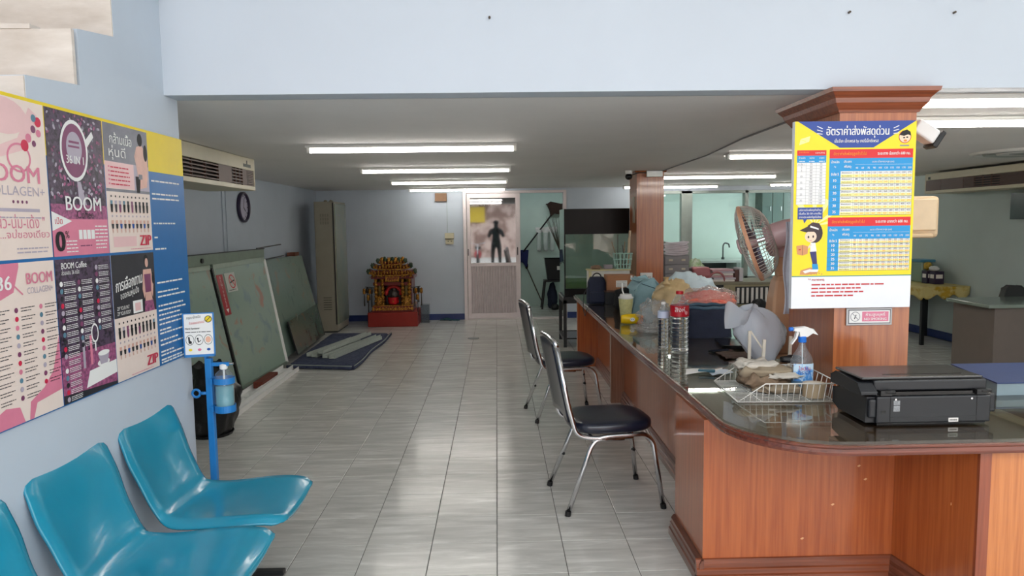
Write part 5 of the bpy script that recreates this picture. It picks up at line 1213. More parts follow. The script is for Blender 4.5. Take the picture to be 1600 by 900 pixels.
# ---------------------------------------------------------------- fish tank
t = thing('tank_stand', (1.25, 9.05, 0), 'black metal stand under the fish tank', 'stand')
for x in (.85, 1.66):
    for y in (8.78, 9.42): MB().box(x-.02, x+.02, y-.02, y+.02, 0, .60).build('leg', black_me, t)
MB().box(.83, 1.68, 8.76, 8.80, .56, .64).box(.83, 1.68, 9.40, 9.44, .56, .64).box(.83, .87, 8.8, 9.4, .56, .64).box(1.64, 1.68, 8.8, 9.4, .56, .64).build('top_frame', black_me, t)
MB().box(.825, .83, 8.76, 9.44, .625, .645).build('steel_lip', alu, t)
MB().box(.83, .87, 8.8, 9.4, .08, .12).box(.83, 1.68, 9.40, 9.42, .08, .12).build('low_rail', black_me, t)
MB().box(.86, 1.65, 8.79, 9.41, .10, .115).build('low_shelf', black_gl, t)
t = thing('fish_tank', (1.25, 9.1, .645), 'tall green-tinted glass fish tank with black hood behind the counter', 'fish tank')
tg = thin_glass('tank_glass', (.965, .985, .975), haze=.16, hazecol=(.60, .70, .66)); tk = M('tank_black', (.03, .035, .04), rough=.35, spec=.25)
x0, x1, y0, y1, z0_, z1_ = .845, 1.665, 8.78, 9.42, .647, 1.745
for a in ((x0, x0+.01, y0, y1, z0_, z1_), (x1-.01, x1, y0, y1, z0_, z1_), (x0+.011, x1-.011, y1-.01, y1, z0_, z1_), (x0+.011, x1-.011, y0, y0+.01, z0_, z1_)):
    MB().box(*a).build('glass_side', tg, t)
MB().box(x0+.011, x1-.011, y0+.011, y1-.011, z0_, z0_+.01).build('glass_bottom', tk, t)
MB().box(x0+.012, x1-.012, y0-.012, y0-.001, 1.43, z1_).build('black_hood', tk, t)
MB().box(x0+.012, x1-.012, y0-.010, y0-.001, z0_, .745).build('black_base_strip', tk, t)
for x in (x0, x1-.015): MB().box(x-.001, x+.014, y0-.014, y0-.001, z0_, z1_).build('corner_strip', tk, t)
MB().box(x0+.02, x1-.02, y0+.02, y1-.025, .66, .83).build('gravel_bed', M('green_gravel', (.30, .46, .16), rough=.8, bump=.6, scale=60, var=.2), t)
MB().box(x0+.012, x1-.012, y1-.02, y1-.012, .86, z1_).build('back_film', M('tank_back', (.62, .72, .70), rough=.5, var=.15, scale=4), t)
MB().bar((x0-.002, y0, 1.10), (x0-.002, y1, 1.02), .003, .006).build('dark_line', tk, t)

# ---------------------------------------------------------------- rear office behind the counter
t = thing('rear_desk', (3.0, 9.3, 0), 'long office desk with beige front behind the counter', 'desk')
dk = M('desk_olive', (.50, .48, .40), rough=.5); dkf = M('desk_beige', (.66, .63, .50), rough=.5)
MB().box(2.05, 3.75, 9.0, 9.7, .745, .775).build('desktop', dk, t, bevel=.003)
MB().box(2.95, 3.70, 9.03, 9.05, .10, .745).build('front_panel', dkf, t)
MB().box(3.02, 3.03, 9.02, 9.03, .15, .70).build('panel_edge', dk, t)
for x in (2.08, 2.95, 3.68): MB().box(x, x+.04, 9.04, 9.66, 0, .745).build('side_panel', dkf, t)
MB().box(2.08, 2.95, 9.05, 9.07, .45, .745).build('modesty_panel', black_me, t)
for k in range(9):
    o = MB().box(3.12+.062*k, 3.12+.062*k+.030, 9.015+.004*(k % 3), 9.03, .50, .70).build('white_strip', paper, t)
MB().box(3.10, 3.68, 9.028, 9.032, .48, .715).build('dark_opening', black_me, t)
MB().box(3.10, 3.68, 8.98, 9.03, .47, .485).build('ledge', dkf, t)
t = thing('drawer_unit', (2.33, 9.2, .776), 'grey plastic desktop drawer unit with three drawers beside the rear column', 'drawers')
gpl = thin_glass('smoky_drawer', (.6, .6, .62), rough=.2, haze=.7, hazecol=(.52, .52, .54))
gs = M('grey_drawer', (.50, .50, .52), rough=.35)
MB().box(2.17, 2.50, 9.06, 9.40, .776, 1.135).build('drawer_case', M('drawer_case_grey', (.46, .46, .48), rough=.4), t, bevel=.004)
for k in range(3):
    z = .785+.115*k; d_ = MB().box(2.18, 2.49, 9.045, 9.06, z, z+.105).build('drawer', gs, t, bevel=.004)
    for x in (2.255, 2.42): MB().box(x-.025, x+.025, 9.035, 9.045, z+.045, z+.07).build('pull', M('pull_white', (.78, .76, .70)), d_)
for k in range(7):
    dx = .012*sin(k*2.3); o = MB().grid(lambda u, v: (2.175+dx+.31*u, 9.06+.28*v, 1.142+.024*k+.018*(abs(2*u-1)**2)), 10, 3).build('paper_bundle', M('paper_lilac', (.80, .78, .82), rough=.8), smooth=False, solid=.02, at=(2.3, 9.2, 1.142+.024*k))
    tag(o, f'{["bottom", "second", "third", "fourth", "fifth", "sixth", "topmost"][k]} bundle of the paper stack on the grey drawer unit', 'paper', 'paper bundles on the drawer unit')
# pink chair-like crate, papers
t = thing('pink_holder', (2.7, 9.3, .776), 'pink plastic holder beside a pile of papers on the rear desk', 'holder')
pkm = M('dusty_pink_plastic', (.66, .40, .42), rough=.35)
loft(MB(), [rr(2.62, 2.80, 9.15, 9.30, .777), rr(2.58, 2.82, 9.13, 9.32, .86), rr(2.55, 2.80, 9.13, 9.32, .97)]).build('holder_body', pkm, t, bevel=.03, seg=3)
MB().tube(arc((2.89, 9.14, .80), .10, -.2, PI, 12, 'xz'), .014, 8).build('holder_hoop', pkm, t, smooth=True)
for k in range(6):
    dx = .02*sin(k*1.9); tag(MB().prism([(2.83+dx, 9.14), (3.12+dx, 9.12+.01*k), (3.13+dx, 9.40), (2.84+dx, 9.42)], 'z', .777+.027*k, .80+.027*k).build('paper_pile', [paper, M('paper_lilac', (.8, .78, .82)), M('paper_pinkish', (.80, .66, .70), rough=.7)][k % 3], at=(3.0, 9.3, .777+.027*k)),
        f'{["bottom", "second", "third", "fourth", "fifth", "topmost"][k]} sheaf of the papers right of the pink holder', 'paper', 'sheaves on the rear desk')
tag(MB().box(3.13, 3.18, 9.14, 9.38, .777, .93).build('binder', M('brown_binder', (.34, .20, .18)), at=(3.15, 9.2, .777)), 'brown binder standing at the end of the paper pile', 'binder')
tag(MB().box(3.19, 3.24, 9.14, 9.38, .777, .95).build('binder', M('white_binder', (.80, .80, .82)), at=(3.22, 9.2, .777)), 'white binder standing right of the brown one', 'binder')
tag(MB().blob((2.72, 9.55, .776), (.12, .10, .16), 5, .4, 3).build('green_pack', M('green_white_pack', (.55, .72, .42), rough=.5, col2=(.88, .90, .86), scale=20), smooth=True, at=(2.72, 9.55, .776)), 'green and white crumpled pack behind the pink holder', 'pack')
tag(MB().lathe([(.05, 0), (.075, .02), (.08, .09), (.085, .10)], (2.92, 9.55, .776), 20, cap=True).build('metal_pot', alu, smooth=True, at=(2.92, 9.55, .776)), 'small metal pot behind the paper pile', 'pot')
tag(MB().blob((3.30, 8.72, .0), (.16, .16, .34), 3, .15).build('dark_stool_cushion', black_me, smooth=True, at=(3.3, 8.9, 0)), 'dark rounded seat in front of the beige desk', 'seat')
# kitchen: sink counter and cabinet seen through the window
t = thing('sink_counter', (3.9, 13.0, 0), 'pale kitchen sink counter seen through the rear window', 'counter')
MB().box(3.3, 5.0, 12.6, 13.3, .82, .86).build('worktop', M('pale_stone', (.72, .76, .73), rough=.4), t)
for x in (3.3, 4.35, 4.95): MB().box(x, x+.05, 12.62, 13.28, 0, .82).build('support', MATS['pale_stone'], t)
MB().box(3.35, 4.9, 13.2, 13.25, .0, .82).build('dark_back', M('kitchen_dark', (.25, .28, .27)), t)  # plain dark panel at the back below the sink worktop
MB().box(4.40, 4.95, 12.60, 12.62, .0, .82).build('cupboard_front', M('pale_cupboard', (.66, .70, .67), rough=.5), t)
for k in range(12): MB().box(4.415+.045*k, 4.425+.045*k, 12.592, 12.60, .05, .80).build('cupboard_rib', MATS['pale_cupboard'], t)
t = thing('kitchen_tap', (4.22, 13.0, .86), 'dark curved kitchen tap on the sink counter', 'tap')
MB().tube(rpath([(4.22, 13.0, .861), (4.22, 13.0, 1.12), (4.25, 13.0, 1.17), (4.33, 13.0, 1.15), (4.34, 13.0, 1.08)], .05, 6), .014, 8).build('spout', M('dark_chrome', (.3, .32, .32), metal=.8, rough=.3), t, smooth=True)
MB().cyl((4.22, 13.0, .861), (4.22, 13.0, .90), .03, n=14).build('tap_base', MATS['dark_chrome'], t)
t = thing('kitchen_cabinet', (5.05, 13.1, 1.4), 'dark glass-fronted wall cabinet seen through the rear window', 'cabinet')
MB().box(4.93, 5.75, 13.02, 13.32, 1.42, 2.3).build('cabinet_body', M('cabinet_dark', (.24, .30, .28), rough=.4), t)
for k in range(4):
    x = 4.94+.20*k; d_ = MB().box(x, x+.19, 13.0, 13.02, 1.43, 2.28).build('door', M('cabinet_door_dark', (.30, .37, .34), rough=.15), t, bevel=.006)
    MB().box(x+.15, x+.165, 12.985, 13.0, 1.75, 1.83).build('handle', alu, d_)
# dome camera and box by the rear column, ceiling cable
t = thing('dome_camera', (1.46, 7.96, 2.06), 'small dark dome camera on the ceiling left of the rear column', 'camera')
MB().cyl((1.50, 7.95, 2.148), (1.50, 7.95, 2.11), .04, n=16).build('mount', white_pl, t)
MB().blob((1.50, 7.95, 2.045), (.042, .042, .036), 1, 0, 1, 16, 12, False).build('lens_ball', black_gl, t, smooth=True)
tag(MB().box(1.70, 1.88, 7.93, 7.975, 2.075, 2.145).build('junction_box', alu, at=(1.8, 7.95, 2.1), bevel=.003), 'grey metal box at the top of the rear column', 'junction box')
tag(MB().tube([(1.88, 7.95, 2.14), (1.86, 6.2, 2.144), (1.75, 5.0, 2.144), (1.72, 3.72, 2.144)], .006, 6).build('ceiling_cable', M('cable_grey', (.5, .5, .5)), at=(1.8, 6, 2.14)), 'thin cable along the ceiling between the two columns', 'cable')
tag(MB().tube([(1.54, 7.95, 2.10), (1.62, 7.96, 2.125), (1.70, 7.95, 2.12)], .005, 6).build('camera_cable', black_pl, at=(1.6, 7.95, 2.1)), 'short black cable from the dome camera to the grey box', 'cable')
tag(MB().box(1.592, 1.5995, 8.10, 8.20, 1.56, 1.86).build('wall_chart', M('pale_chart', (.70, .68, .62)), at=(1.6, 8.15, 1.6)), 'narrow pale strip chart on the left side of the rear column', 'chart')

# ---------------------------------------------------------------- right side of the office
t = thing('side_table', (5.5, 9.0, 0), 'table with a yellow plastic cloth along the right wall', 'table')
MB().box(5.24, 5.77, 8.45, 10.6, .70, .73).build('tabletop', M('table_wood', (.35, .28, .2)), t)
for y in (8.52, 9.2, 10.5):
    for x in (5.27, 5.73): MB().box(x-.02, x+.02, y-.02, y+.02, 0, .70).build('leg', black_me, t)
yc = M('yellow_flower_cloth', (.80, .74, .48), rough=.5, col2=(.72, .58, .12), scale=9, lo_=.38, hi=.5)
tc_ = thing('yellow_tablecloth', (5.5, 9.4, .73), 'yellow patterned plastic cloth draped over the side table', 'tablecloth')
MB().box(5.20, 5.775, 8.40, 10.6, .731, .737).build('cloth_top', yc, tc_)
MB().grid(lambda u, v: (5.198+.012*sin(u*40)*v, 8.40+2.2*u, .737-(.13+.03*sin(u*31)+.02*sin(u*57))*v), 60, 5).build('cloth_drop', yc, tc_, smooth=True, solid=.003)
MB().grid(lambda u, v: (5.20+.575*u, 8.398+.012*sin(u*20)*v, .737-(.13+.03*sin(u*17))*v), 20, 5).build('cloth_drop', yc, tc_, smooth=True, solid=.003)
t = thing('plastic_canister', (5.55, 9.2, .738), 'pale see-through canister with blue lid on the yellow cloth', 'canister')
MB().box(5.52, 5.70, 9.0, 9.25, .7385, 1.0).build('canister_body', thin_glass('cloudy_canister', (.8, .88, .85), haze=.55, hazecol=(.72, .80, .74)), t, bevel=.02)
MB().box(5.51, 5.71, 8.99, 9.26, 1.0, 1.035).build('blue_lid', M('blue_lid', (.25, .50, .62), rough=.4), t, bevel=.008)
pm = M('purple_carton', (.16, .11, .22), rough=.4)
for k, y in enumerate((8.83, 8.70)):
    t = thing('purple_carton', (5.55+.1*k, y, .738), ['left purple carton with white print on the yellow cloth', 'right purple carton with white print on the yellow cloth'][k], 'carton')
    MB().box(5.50+.02*k, 5.62+.02*k, y, y+.11, .7385, .90).build('carton_body', pm, t, bevel=.003)
    MB().box(5.497+.02*k, 5.50+.02*k, y+.02, y+.09, .81, .86).build('carton_print', paper, t)
    MB().box(5.515+.02*k, 5.60+.02*k, y-.002, y, .81, .86).build('carton_print', paper, t)
tag(MB().blob((5.58, 8.95, .905), (.05, .05, .05), 2, .5, 4, 14, 10, False).build('yellow_wrapper', M('wrapper_yellow', (.78, .66, .25), var=.3, scale=40), smooth=True, at=(5.58, 8.95, .9)), 'crumpled yellow wrapper lying behind the purple cartons', 'wrapper')
tag(MB().blob((5.56, 8.78, .902), (.05, .07, .035), 6, .5, 4, 14, 10).build('white_bag', M('white_wrapper', (.85, .86, .85)), smooth=True, at=(5.56, 8.8, .9)), 'small white bag on top of the purple cartons', 'bag')
t = thing('office_desk', (5.2, 7.0, 0), 'grey-brown office desk with pale top at the right edge', 'desk')
dg = M('desk_grey_brown', (.46, .42, .39), rough=.45, var=.03); dt = M('desk_top_grey', (.52, .57, .53), rough=.12, var=.03)
MB().prism([(4.80, 7.36), (4.77, 6.66), (5.76, 6.66), (5.76, 7.36)], 'z', .685, .72).build('desktop', dt, t, bevel=.006)
MB().box(4.86, 4.89, 6.72, 7.32, 0, .685).build('side_panel', dg, t)
MB().box(4.86, 5.72, 6.70, 6.72, 0, .685).build('front_panel', dg, t)
MB().box(5.69, 5.72, 6.72, 7.32, 0, .685).build('side_panel', dg, t)
t = thing('office_chair', (5.5, 7.75, 0), 'dark grey office chair behind the right desk', 'chair')
MB().prism([(5.52, .68), (5.55, .79), (5.60, .82), (5.72, .82), (5.76, .79), (5.77, .68), (5.75, .52), (5.54, .52)], 'y', 7.50, 7.56).build('backrest', M('chair_grey', (.22, .23, .23), rough=.6), t, bevel=.02, seg=3)
MB().box(5.40, 5.77, 7.58, 8.0, .42, .50).build('seat', MATS['chair_grey'], t, bevel=.02, seg=3)
MB().bar((5.64, 7.58, .45), (5.64, 7.57, .60), .06, .03).build('back_bracket', black_me, t)
MB().cyl((5.56, 7.82, .10), (5.56, 7.82, .42), .03, n=12).build('gas_lift', black_me, t)
for k in range(5):
    a = 2*PI*k/5; MB().bar((5.56, 7.82, .10), (5.56+.19*cos(a), 7.82+.19*sin(a), .07), .04, .03).build('leg', black_pl, t)
    MB().cyl((5.545+.19*cos(a), 7.82+.19*sin(a), .028), (5.575+.19*cos(a), 7.82+.19*sin(a), .028), .027, n=12).build('caster', black_pl, t)
t = thing('wall_monitor', (5.72, 7.4, 1.6), 'dark screen mounted on the right wall under the air conditioner', 'monitor')
MB().box(5.70, 5.75, 7.05, 7.70, 1.545, 1.835).build('screen', M('dark_screen', (.22, .25, .25), rough=.2), t, bevel=.004)
MB().box(5.75, 5.789, 7.25, 7.50, 1.62, 1.75).build('bracket', black_me, t)
# beige wall box on the far side of the column, and a small fan bracket behind
t = thing('beige_wall_box', (2.38, 3.9, 1.45), 'cream plastic housing sticking out right of the column', 'box')
MB().box(1.918, 2.325, 3.64, 3.90, 1.46, 1.68).build('housing', M('cream_orange_plastic', (.80, .70, .56), rough=.35), t, bevel=.022, seg=3)
MB().box(2.0, 2.30, 3.625, 3.64, 1.50, 1.665).build('front_panel', M('cream_orange_light', (.83, .75, .62), rough=.35), t, bevel=.006)
MB().box(1.96, 2.27, 3.60, 3.66, 1.463, 1.485).build('lower_lip', M('cream_orange_plastic', (.86, .76, .60)), t, bevel=.008)
# security camera
t = thing('security_camera', (2.0, 3.4, 1.98), 'white security camera with black lens end on the right side of the column', 'camera')
CMt = Matrix.Translation((2.045, 3.38, 1.985)) @ Matrix.Rotation(math.radians(33), 4, 'Y')
m_ = MB(); m_.T = CMt; m_.box(-.045, .075, -.04, .04, -.035, .035).build('camera_body', white_pl, t, bevel=.012, seg=3)
m_ = MB(); m_.T = CMt; m_.box(.072, .098, -.043, .043, -.045, .042).build('lens_hood', black_pl, t, bevel=.006)
MB().bar((1.917, 3.40, 2.02), (2.03, 3.39, 2.0), .03, .03).build('arm', white_pl, t)
tag(MB().tube([(2.0, 3.40, 2.145), (1.955, 3.40, 2.10), (1.925, 3.42, 2.08)], .007, 6).build('camera_bracket', black_pl, at=(1.95, 3.4, 2.1)), 'black cable stub under the column cornice above the camera', 'cable')

# ---------------------------------------------------------------- notice board and posters on the stairwell wall
# on this wall the viewer's right is +y, up is +z, normal +x
bd = MB().box(-1.4635, -1.4575, 1.60, 3.335, .971, 1.972).build('notice_board', M('board_blue', (.0, .40, .66), rough=.45, var=.03), at=(-1.46, 2.5, .97))
tag(bd, 'large blue and yellow notice board fixed to the stairwell wall', 'board')
org = (-1.4575, 1.60, .971)
P_ = Print(org, (0, 1, 0), (0, 0, 1), [pl_, pw_])
P_.rect(0, .832, 1.735, 1.001, pl_, 0)
rnd = random.Random(11)
for v, a, b in ((.79, 0, .27), (.735, 0, .255), (.715, 0, .26), (.61, 0, .20), (.55, 0, .03), (.50, 0, .10), (.355, 0, .24), (.315, 0, .21), (.295, 0, .27), (.255, 0, .25), (.235, 0, .26), (.215, 0, .20), (.195, 0, .22), (.175, 0, .21), (.15, 0, .12), (.135, 0, .23), (.105, 0, .18), (.085, 0, .22), (.055, 0, .12), (.04, 0, .22), (.02, 0, .2), (.008, 0, .24)):
    P_.scrib(1.425+a, v, 1.425+b, .011, pw_, rnd, 1)
P_.done(bd)
PW, PH = .335, .488
cream = M('poster_cream', (.93, .86, .82), rough=.45, var=.02); dkp = M('poster_dark', (.13, .10, .15), rough=.4, col2=(.32, .25, .34), scale=60, lo_=.45, hi=.62)
pink = M('poster_pink', (.86, .50, .60), rough=.45, var=.05); lpk = M('poster_light_pink', (.92, .76, .76), rough=.45, var=.04)
gry = M('poster_grey', (.48, .48, .52), rough=.45, var=.2, scale=12); skin_ = M('poster_skin', (.86, .68, .62), rough=.45, var=.1, scale=20)
crim = M('poster_crimson', (.80, .12, .28), rough=.45, var=0); dgry = M('poster_charcoal', (.16, .16, .19), rough=.45, var=.3, scale=8)
plum = M('poster_plum', (.50, .25, .40), rough=.45, var=.1); mag = M('poster_magenta', (.75, .40, .58), rough=.45, col2=(.36, .20, .32), scale=70)
lil = M('poster_lilac', (.70, .66, .72), rough=.45); tealp = M('poster_teal', (.35, .52, .60), rough=.45)
allm = [cream, dkp, pink, lpk, gry, skin_, crim, dgry, plum, mag, lil, tealp, pw_, ink]
def poster(y, z, base, lab):
    o = MB().box(-1.4571, -1.4565, y, y+PW-.004, z, z+PH).build('poster', base, at=(-1.457, y, z)); tag(o, lab, 'poster', 'product posters on the notice board')
    return o, Print((-1.4565, y, z), (0, 1, 0), (0, 0, 1), allm)
yA, yB_, yC = 2.014-.012, 2.338, 2.674; zT, zB = 1.473, .975
w_ = PW-.004
# collagen poster, top left
o, p = poster(yA, zT, cream, 'pale cream and pink collagen poster, upper left of the board')
p.disc(.14, .43, .11, lpk, 0, ry=.055).poly([(.10, .30), (.24, .34), (.30, .45), (.26, .47), (.20, .37), (.09, .33)], lpk, 0)
p.ring(.20, .31, .055, .008, pink, 1, ry=.045)
for a, b, r, m in ((.30, .43, .016, crim), (.30, .395, .012, pink), (.275, .405, .012, plum), (.28, .44, .012, tealp), (.25, .375, .014, pink), (.23, .35, .018, crim), (.275, .36, .010, plum)): p.disc(a, b, r, m, 1)
p.text('BOOM', .03, .235, .075, pink, 2, w_=.26, bold=.02).text('COLLAGEN+', .04, .195, .04, lil, 2, w_=.27)
for k in range(4): p.disc(.16+.02*k, .175, .005, plum, 1)
p.rect(.06, .145, .28, .155, lil, 0).text('" ผิว-นุ่ม-เด้ง "', .05, .095, .05, pink, 2, w_=.25).text('ครบ...จบซองเดียว', .02, .065, .03, pink, 2, w_=.30)
p.scrib(.06, .125, .3, .007, lil, rnd, 1).scrib(.16, .03, .31, .007, lil, rnd, 1).scrib(.16, .018, .31, .007, lil, rnd, 1)
p.done(o)
# coffee poster, top middle
o, p = poster(yB_, zT, dkp, 'dark coffee bean poster with a cup seen from above, upper middle of the board')
rb_ = random.Random(3)
for k in range(230):
    a, b = rb_.uniform(.006, w_-.006), rb_.uniform(.19, PH-.006)
    if (a-.15)**2/.0064+(b-.36)**2/.011 < 1: continue
    an = rb_.uniform(0, PI); r = rb_.uniform(.006, .010); pts = [(a+r*cos(q)*cos(an)-r*.6*sin(q)*sin(an), b+r*cos(q)*sin(an)+r*.6*sin(q)*cos(an)) for q in [2*PI*i/8 for i in range(8)]]
    if all(0 < x < w_ and 0 < v < PH for x, v in pts): p.poly(pts, [dkp, lil, gry, plum][k % 4] if k % 3 else mag, 1)
p.disc(.15, .36, .080, pw_, 2, ry=.105, n=30).disc(.15, .36, .070, plum, 3, ry=.092, n=30).disc(.15, .37, .045, lil, 4, ry=.055, n=24).poly([(.215, .40), (.262, .44), (.272, .42), (.228, .38)], pw_, 2)
p.rect(.12, .385, .18, .393, plum, 5).rect(.115, .37, .18, .377, plum, 5).text('36 IN 1', .10, .315, .04, pw_, 6, w_=.10, bold=.02)
p.poly([(.155, .255), (.175, .255), (.205, .175), (.160, .175)], lil, 2)
p.rect(0, 0, w_, .125, pink, 1).rect(0, .125, w_, .175, mag, 1)
p.text('BOOM', .08, .155, .07, pw_, 6, w_=.21, bold=.02).text('Coffee', .14, .128, .04, dgry, 6, w_=.10)
p.poly([(0, .085), (0, .15), (.11, .118)], pw_, 3).text('เปิด', .015, .108, .03, crim, 6)
p.text('0', .015, .018, .095, ink, 6, w_=.045, bold=.05).text('%', .066, .06, .035, ink, 6)
for k in range(4): p.rect(.145+.025*k, .055, .166+.025*k, .088, pw_, 3)
for k in range(7): p.scrib(.245, .02+.013*k, .325, .007, pw_, rnd, 3)
for k in range(4): p.scrib(.07, .012+.012*k, .135, .006, pw_, rnd, 3)
p.scrib(.15, .03, .22, .007, plum, rnd, 3); p.done(o)
# figures poster: used twice, upper and lower halves differ
def people_rows(p, z0, seed):
    rq = random.Random(seed)
    for row, zz in enumerate((z0+.075, z0)):
        for k in range(10):
            x = .03+.030*k; h = .068
            p.disc(x, zz+h-.004, .0042, ink if row == 0 else lil, 3); top_ = [dgry, ink, lil, plum, tealp][rq.randrange(5)]
            p.poly([(x-.008, zz+.048), (x+.008, zz+.048), (x+.006, zz+.032), (x-.006, zz+.032)], skin_ if row else top_, 2)
            p.poly([(x-.009, zz+.034), (x+.009, zz+.034), (x+.006, zz+(.004 if row == 0 else .016)), (x-.006, zz+(.004 if row == 0 else .016))], [dgry, ink, pbl][k % 3] if row else [ink, dgry, plum][k % 3] if k % 4 else ink, 3)
            p.rect(x-.004, zz, x-.001, zz+.02, skin_, 2).rect(x+.001, zz, x+.004, zz+.02, skin_, 2)
allm.append(pbl)
o, p = poster(yC, zT, cream, 'slimming poster with a couple above two rows of small figures, upper right')
p.rect(0, .345, w_, PH, gry, 0).rect(0, .245, .21, .345, lpk, 0).rect(.21, .235, w_, .345, lil, 0)
p.poly([(.235, .33), (.22, .38), (.24, .42), (.28, .43), (.32, .40), (.325, .33), (.31, .26), (.25, .25)], skin_, 1).disc(.27, .45, .020, ink, 1, ry=.026).disc(.31, .40, .016, ink, 1, ry=.034).poly([(.22, .30), (.26, .30), (.25, .235), (.225, .235)], ink, 2).disc(.29, .31, .03, skin_, 2, ry=.05).rect(.245, .29, .275, .31, gry, 3)
p.text('กล้ามเนื้อ', .04, .415, .05, pw_, 6, w_=.16, bold=.02).text('หุ่นดี', .03, .365, .05, pw_, 6, w_=.12)
for k in range(5): p.rect(.02, .258+.016*k, .03, .265+.016*k, pink, 3).scrib(.036, .258+.016*k, .175, .008, crim, rnd, 3)
p.rect(0, .232, w_, .243, gry, 1)
people_rows(p, .075, 5); p.text('ZIP', .225, .022, .06, crim, 6, w_=.09, bold=.05).scrib(.15, .008, .31, .004, pink, rnd, 3); p.rect(.03, .02, .2, .06, lpk, 0); p.done(o)
# collagen list poster, bottom left
o, p = poster(yA, zB, cream, 'pale collagen ingredient list poster with pink waves, lower left of the board')
p.poly([(0, .40), (.05, .375), (.13, .40), (.16, .475), (.16, PH), (0, PH)], pink, 0).text('36', .06, .41, .06, pw_, 6, w_=.06, bold=.03)
p.text('BOOM', .19, .42, .05, pink, 6, w_=.125, bold=.02).text('COLLAGEN+', .19, .39, .028, lil, 6, w_=.125); p.line(.12, .43, .17, .39, .005, pink, 3)
for c in range(3):
    for k in range(11):
        x = .02+.115*c; v = .345-.027*k
        if c == 2 and v < .10: continue
        p.disc(x, v, .008, [tealp, plum, pink, lil, crim][(k*3+c) % 5], 2).scrib(x+.02, v+.003, x+.085, .004, dgry, rnd, 2).scrib(x+.02, v-.006, x+.07, .004, dgry, rnd, 2)
p.poly([(.16, 0), (.17, .055), (.24, .085), (.29, .13), (.331, .24), (.331, .06), (.20, .045), (.18, 0)], pink, 1).poly([(.0, 0), (.0, .04), (.06, .06), (.12, .05), (.14, 0)], pink, 1)
p.done(o)
# coffee list poster, bottom middle
o, p = poster(yB_, zB, dkp, 'dark coffee ingredient list poster with a cup at the bottom, lower middle')
p.rect(0, 0, w_, .16, mag, 0).poly([(0, 0), (w_, 0), (w_, .012), (0, .03)], dgry, 1).poly([(.13, .028), (.155, .085), (w_, .095), (w_, .045)], pw_, 2)
p.disc(.245, .10, .04, pw_, 3, ry=.014).poly([(.21, .135), (.285, .135), (.27, .095), (.225, .095)], lil, 4).disc(.2475, .135, .0375, pw_, 5, ry=.01)
p.disc(.20, .215, .023, pw_, 3, ry=.035).disc(.20, .215, .017, dkp, 4, ry=.028).rect(.196, .15, .204, .18, pw_, 3)
for x, a, b, m in ((.12, .10, .20, lil), (.165, .105, .21, pink), (.14, .10, .18, plum)): p.rect(x, a, x+.014, b, m, 3)
p.text('BOOM Coffee', .03, .455, .03, pw_, 6, w_=.145, bold=.02).text('ส่วนผสม 36 ชนิด', .03, .435, .02, pw_, 6, w_=.10)
for c, n_ in ((0, 17), (1, 10), (2, 10)):
    for k in range(n_):
        x = .025+.10*c+.01*(c == 2); v = .405-.0245*k+(.045 if c == 2 else 0)
        p.disc(x, v, .009, [pw_, plum, lil, crim, dgry, tealp][(k*5+c) % 6], 3, n=10)
        for q in (0, .006, -.006): p.scrib(x+.014, v+q-.002, x+.014+.065, .0035, pw_, rnd, 3)
p.done(o)
# gym poster, bottom right
o, p = poster(yC, zB, cream, 'slimming poster with a woman in crimson sportswear above small figures, lower right')
p.rect(0, .245, w_, PH, dgry, 0)
p.disc(.262, .455, .018, ink, 1, ry=.026).disc(.266, .447, .013, skin_, 2, ry=.019).poly([(.235, .42), (.30, .42), (.315, .36), (.305, .30), (.29, .33), (.285, .37), (.245, .37), (.25, .33), (.235, .30), (.222, .34)], skin_, 2)
p.poly([(.24, .40), (.295, .40), (.292, .325), (.245, .325)], plum, 3).poly([(.245, .325), (.292, .325), (.30, .29), (.24, .29)], skin_, 3).poly([(.235, .29), (.305, .29), (.315, .245), (.232, .245)], mag, 3).disc(.313, .38, .010, ink, 3, ry=.025)
p.text('การเลือกทาน', .02, .345, .06, pw_, 6, w_=.20, bold=.02, slope=.12).text('ของคนหุ่นปัง', .05, .315, .035, pw_, 6, w_=.14, slope=.12).text('ZIP YOUR FAT', .02, .275, .02, pl_ if False else pw_, 6, w_=.09).text('ZIP YOUR BODY', .02, .255, .02, pw_, 6, w_=.10)
p.rect(.14, .250, .215, .30, pw_, 3).rect(.155, .258, .20, .29, lpk, 4)
people_rows(p, .085, 8); p.text('ZIP', .225, .022, .06, crim, 6, w_=.09, bold=.05).scrib(.1, .008, .28, .004, pink, rnd, 3); p.done(o)

# ---------------------------------------------------------------- price poster on the column
# plane Y = 3.17; the sheet overhangs the column on the left, slightly turned
bx0, bx1, bz0, bz1 = 1.348, 1.901, 1.157, 2.003
W_, H_ = bx1-bx0, bz1-bz0
yel = M('price_yellow', (.98, .87, .10), rough=.4, var=.02); ylt = M('price_light_yellow', (.99, .95, .62), rough=.4, var=0); bl2 = M('price_blue', (.13, .27, .60), rough=.4, var=0)
rd2 = M('price_red', (.86, .10, .13), rough=.4, var=0); cy_ = M('price_cyan', (.02, .58, .83), rough=.4, var=0); org_ = M('price_orange', (.95, .55, .15), rough=.4, var=0)
grn2 = M('price_green', (.10, .52, .50), rough=.4, var=0); pcard = M('card_brown', (.83, .58, .38), rough=.4, var=0); hair = M('hair_dark', (.20, .13, .15), rough=.4, var=0)
navy2 = M('print_navy', (.17, .18, .42), rough=.4, var=0); skn = M('print_face', (.97, .84, .74), rough=.4, var=0); lgr = M('print_grey', (.55, .55, .58), rough=.4, var=0)
o = MB().box(bx0, bx1, 3.172, 3.1995, bz0, bz1).build('price_poster', M('foam_board', (.93, .94, .96), rough=.4, var=.01), at=(bx0, 3.17, bz0))
tag(o, 'large yellow and blue parcel price poster mounted on the front column', 'poster')
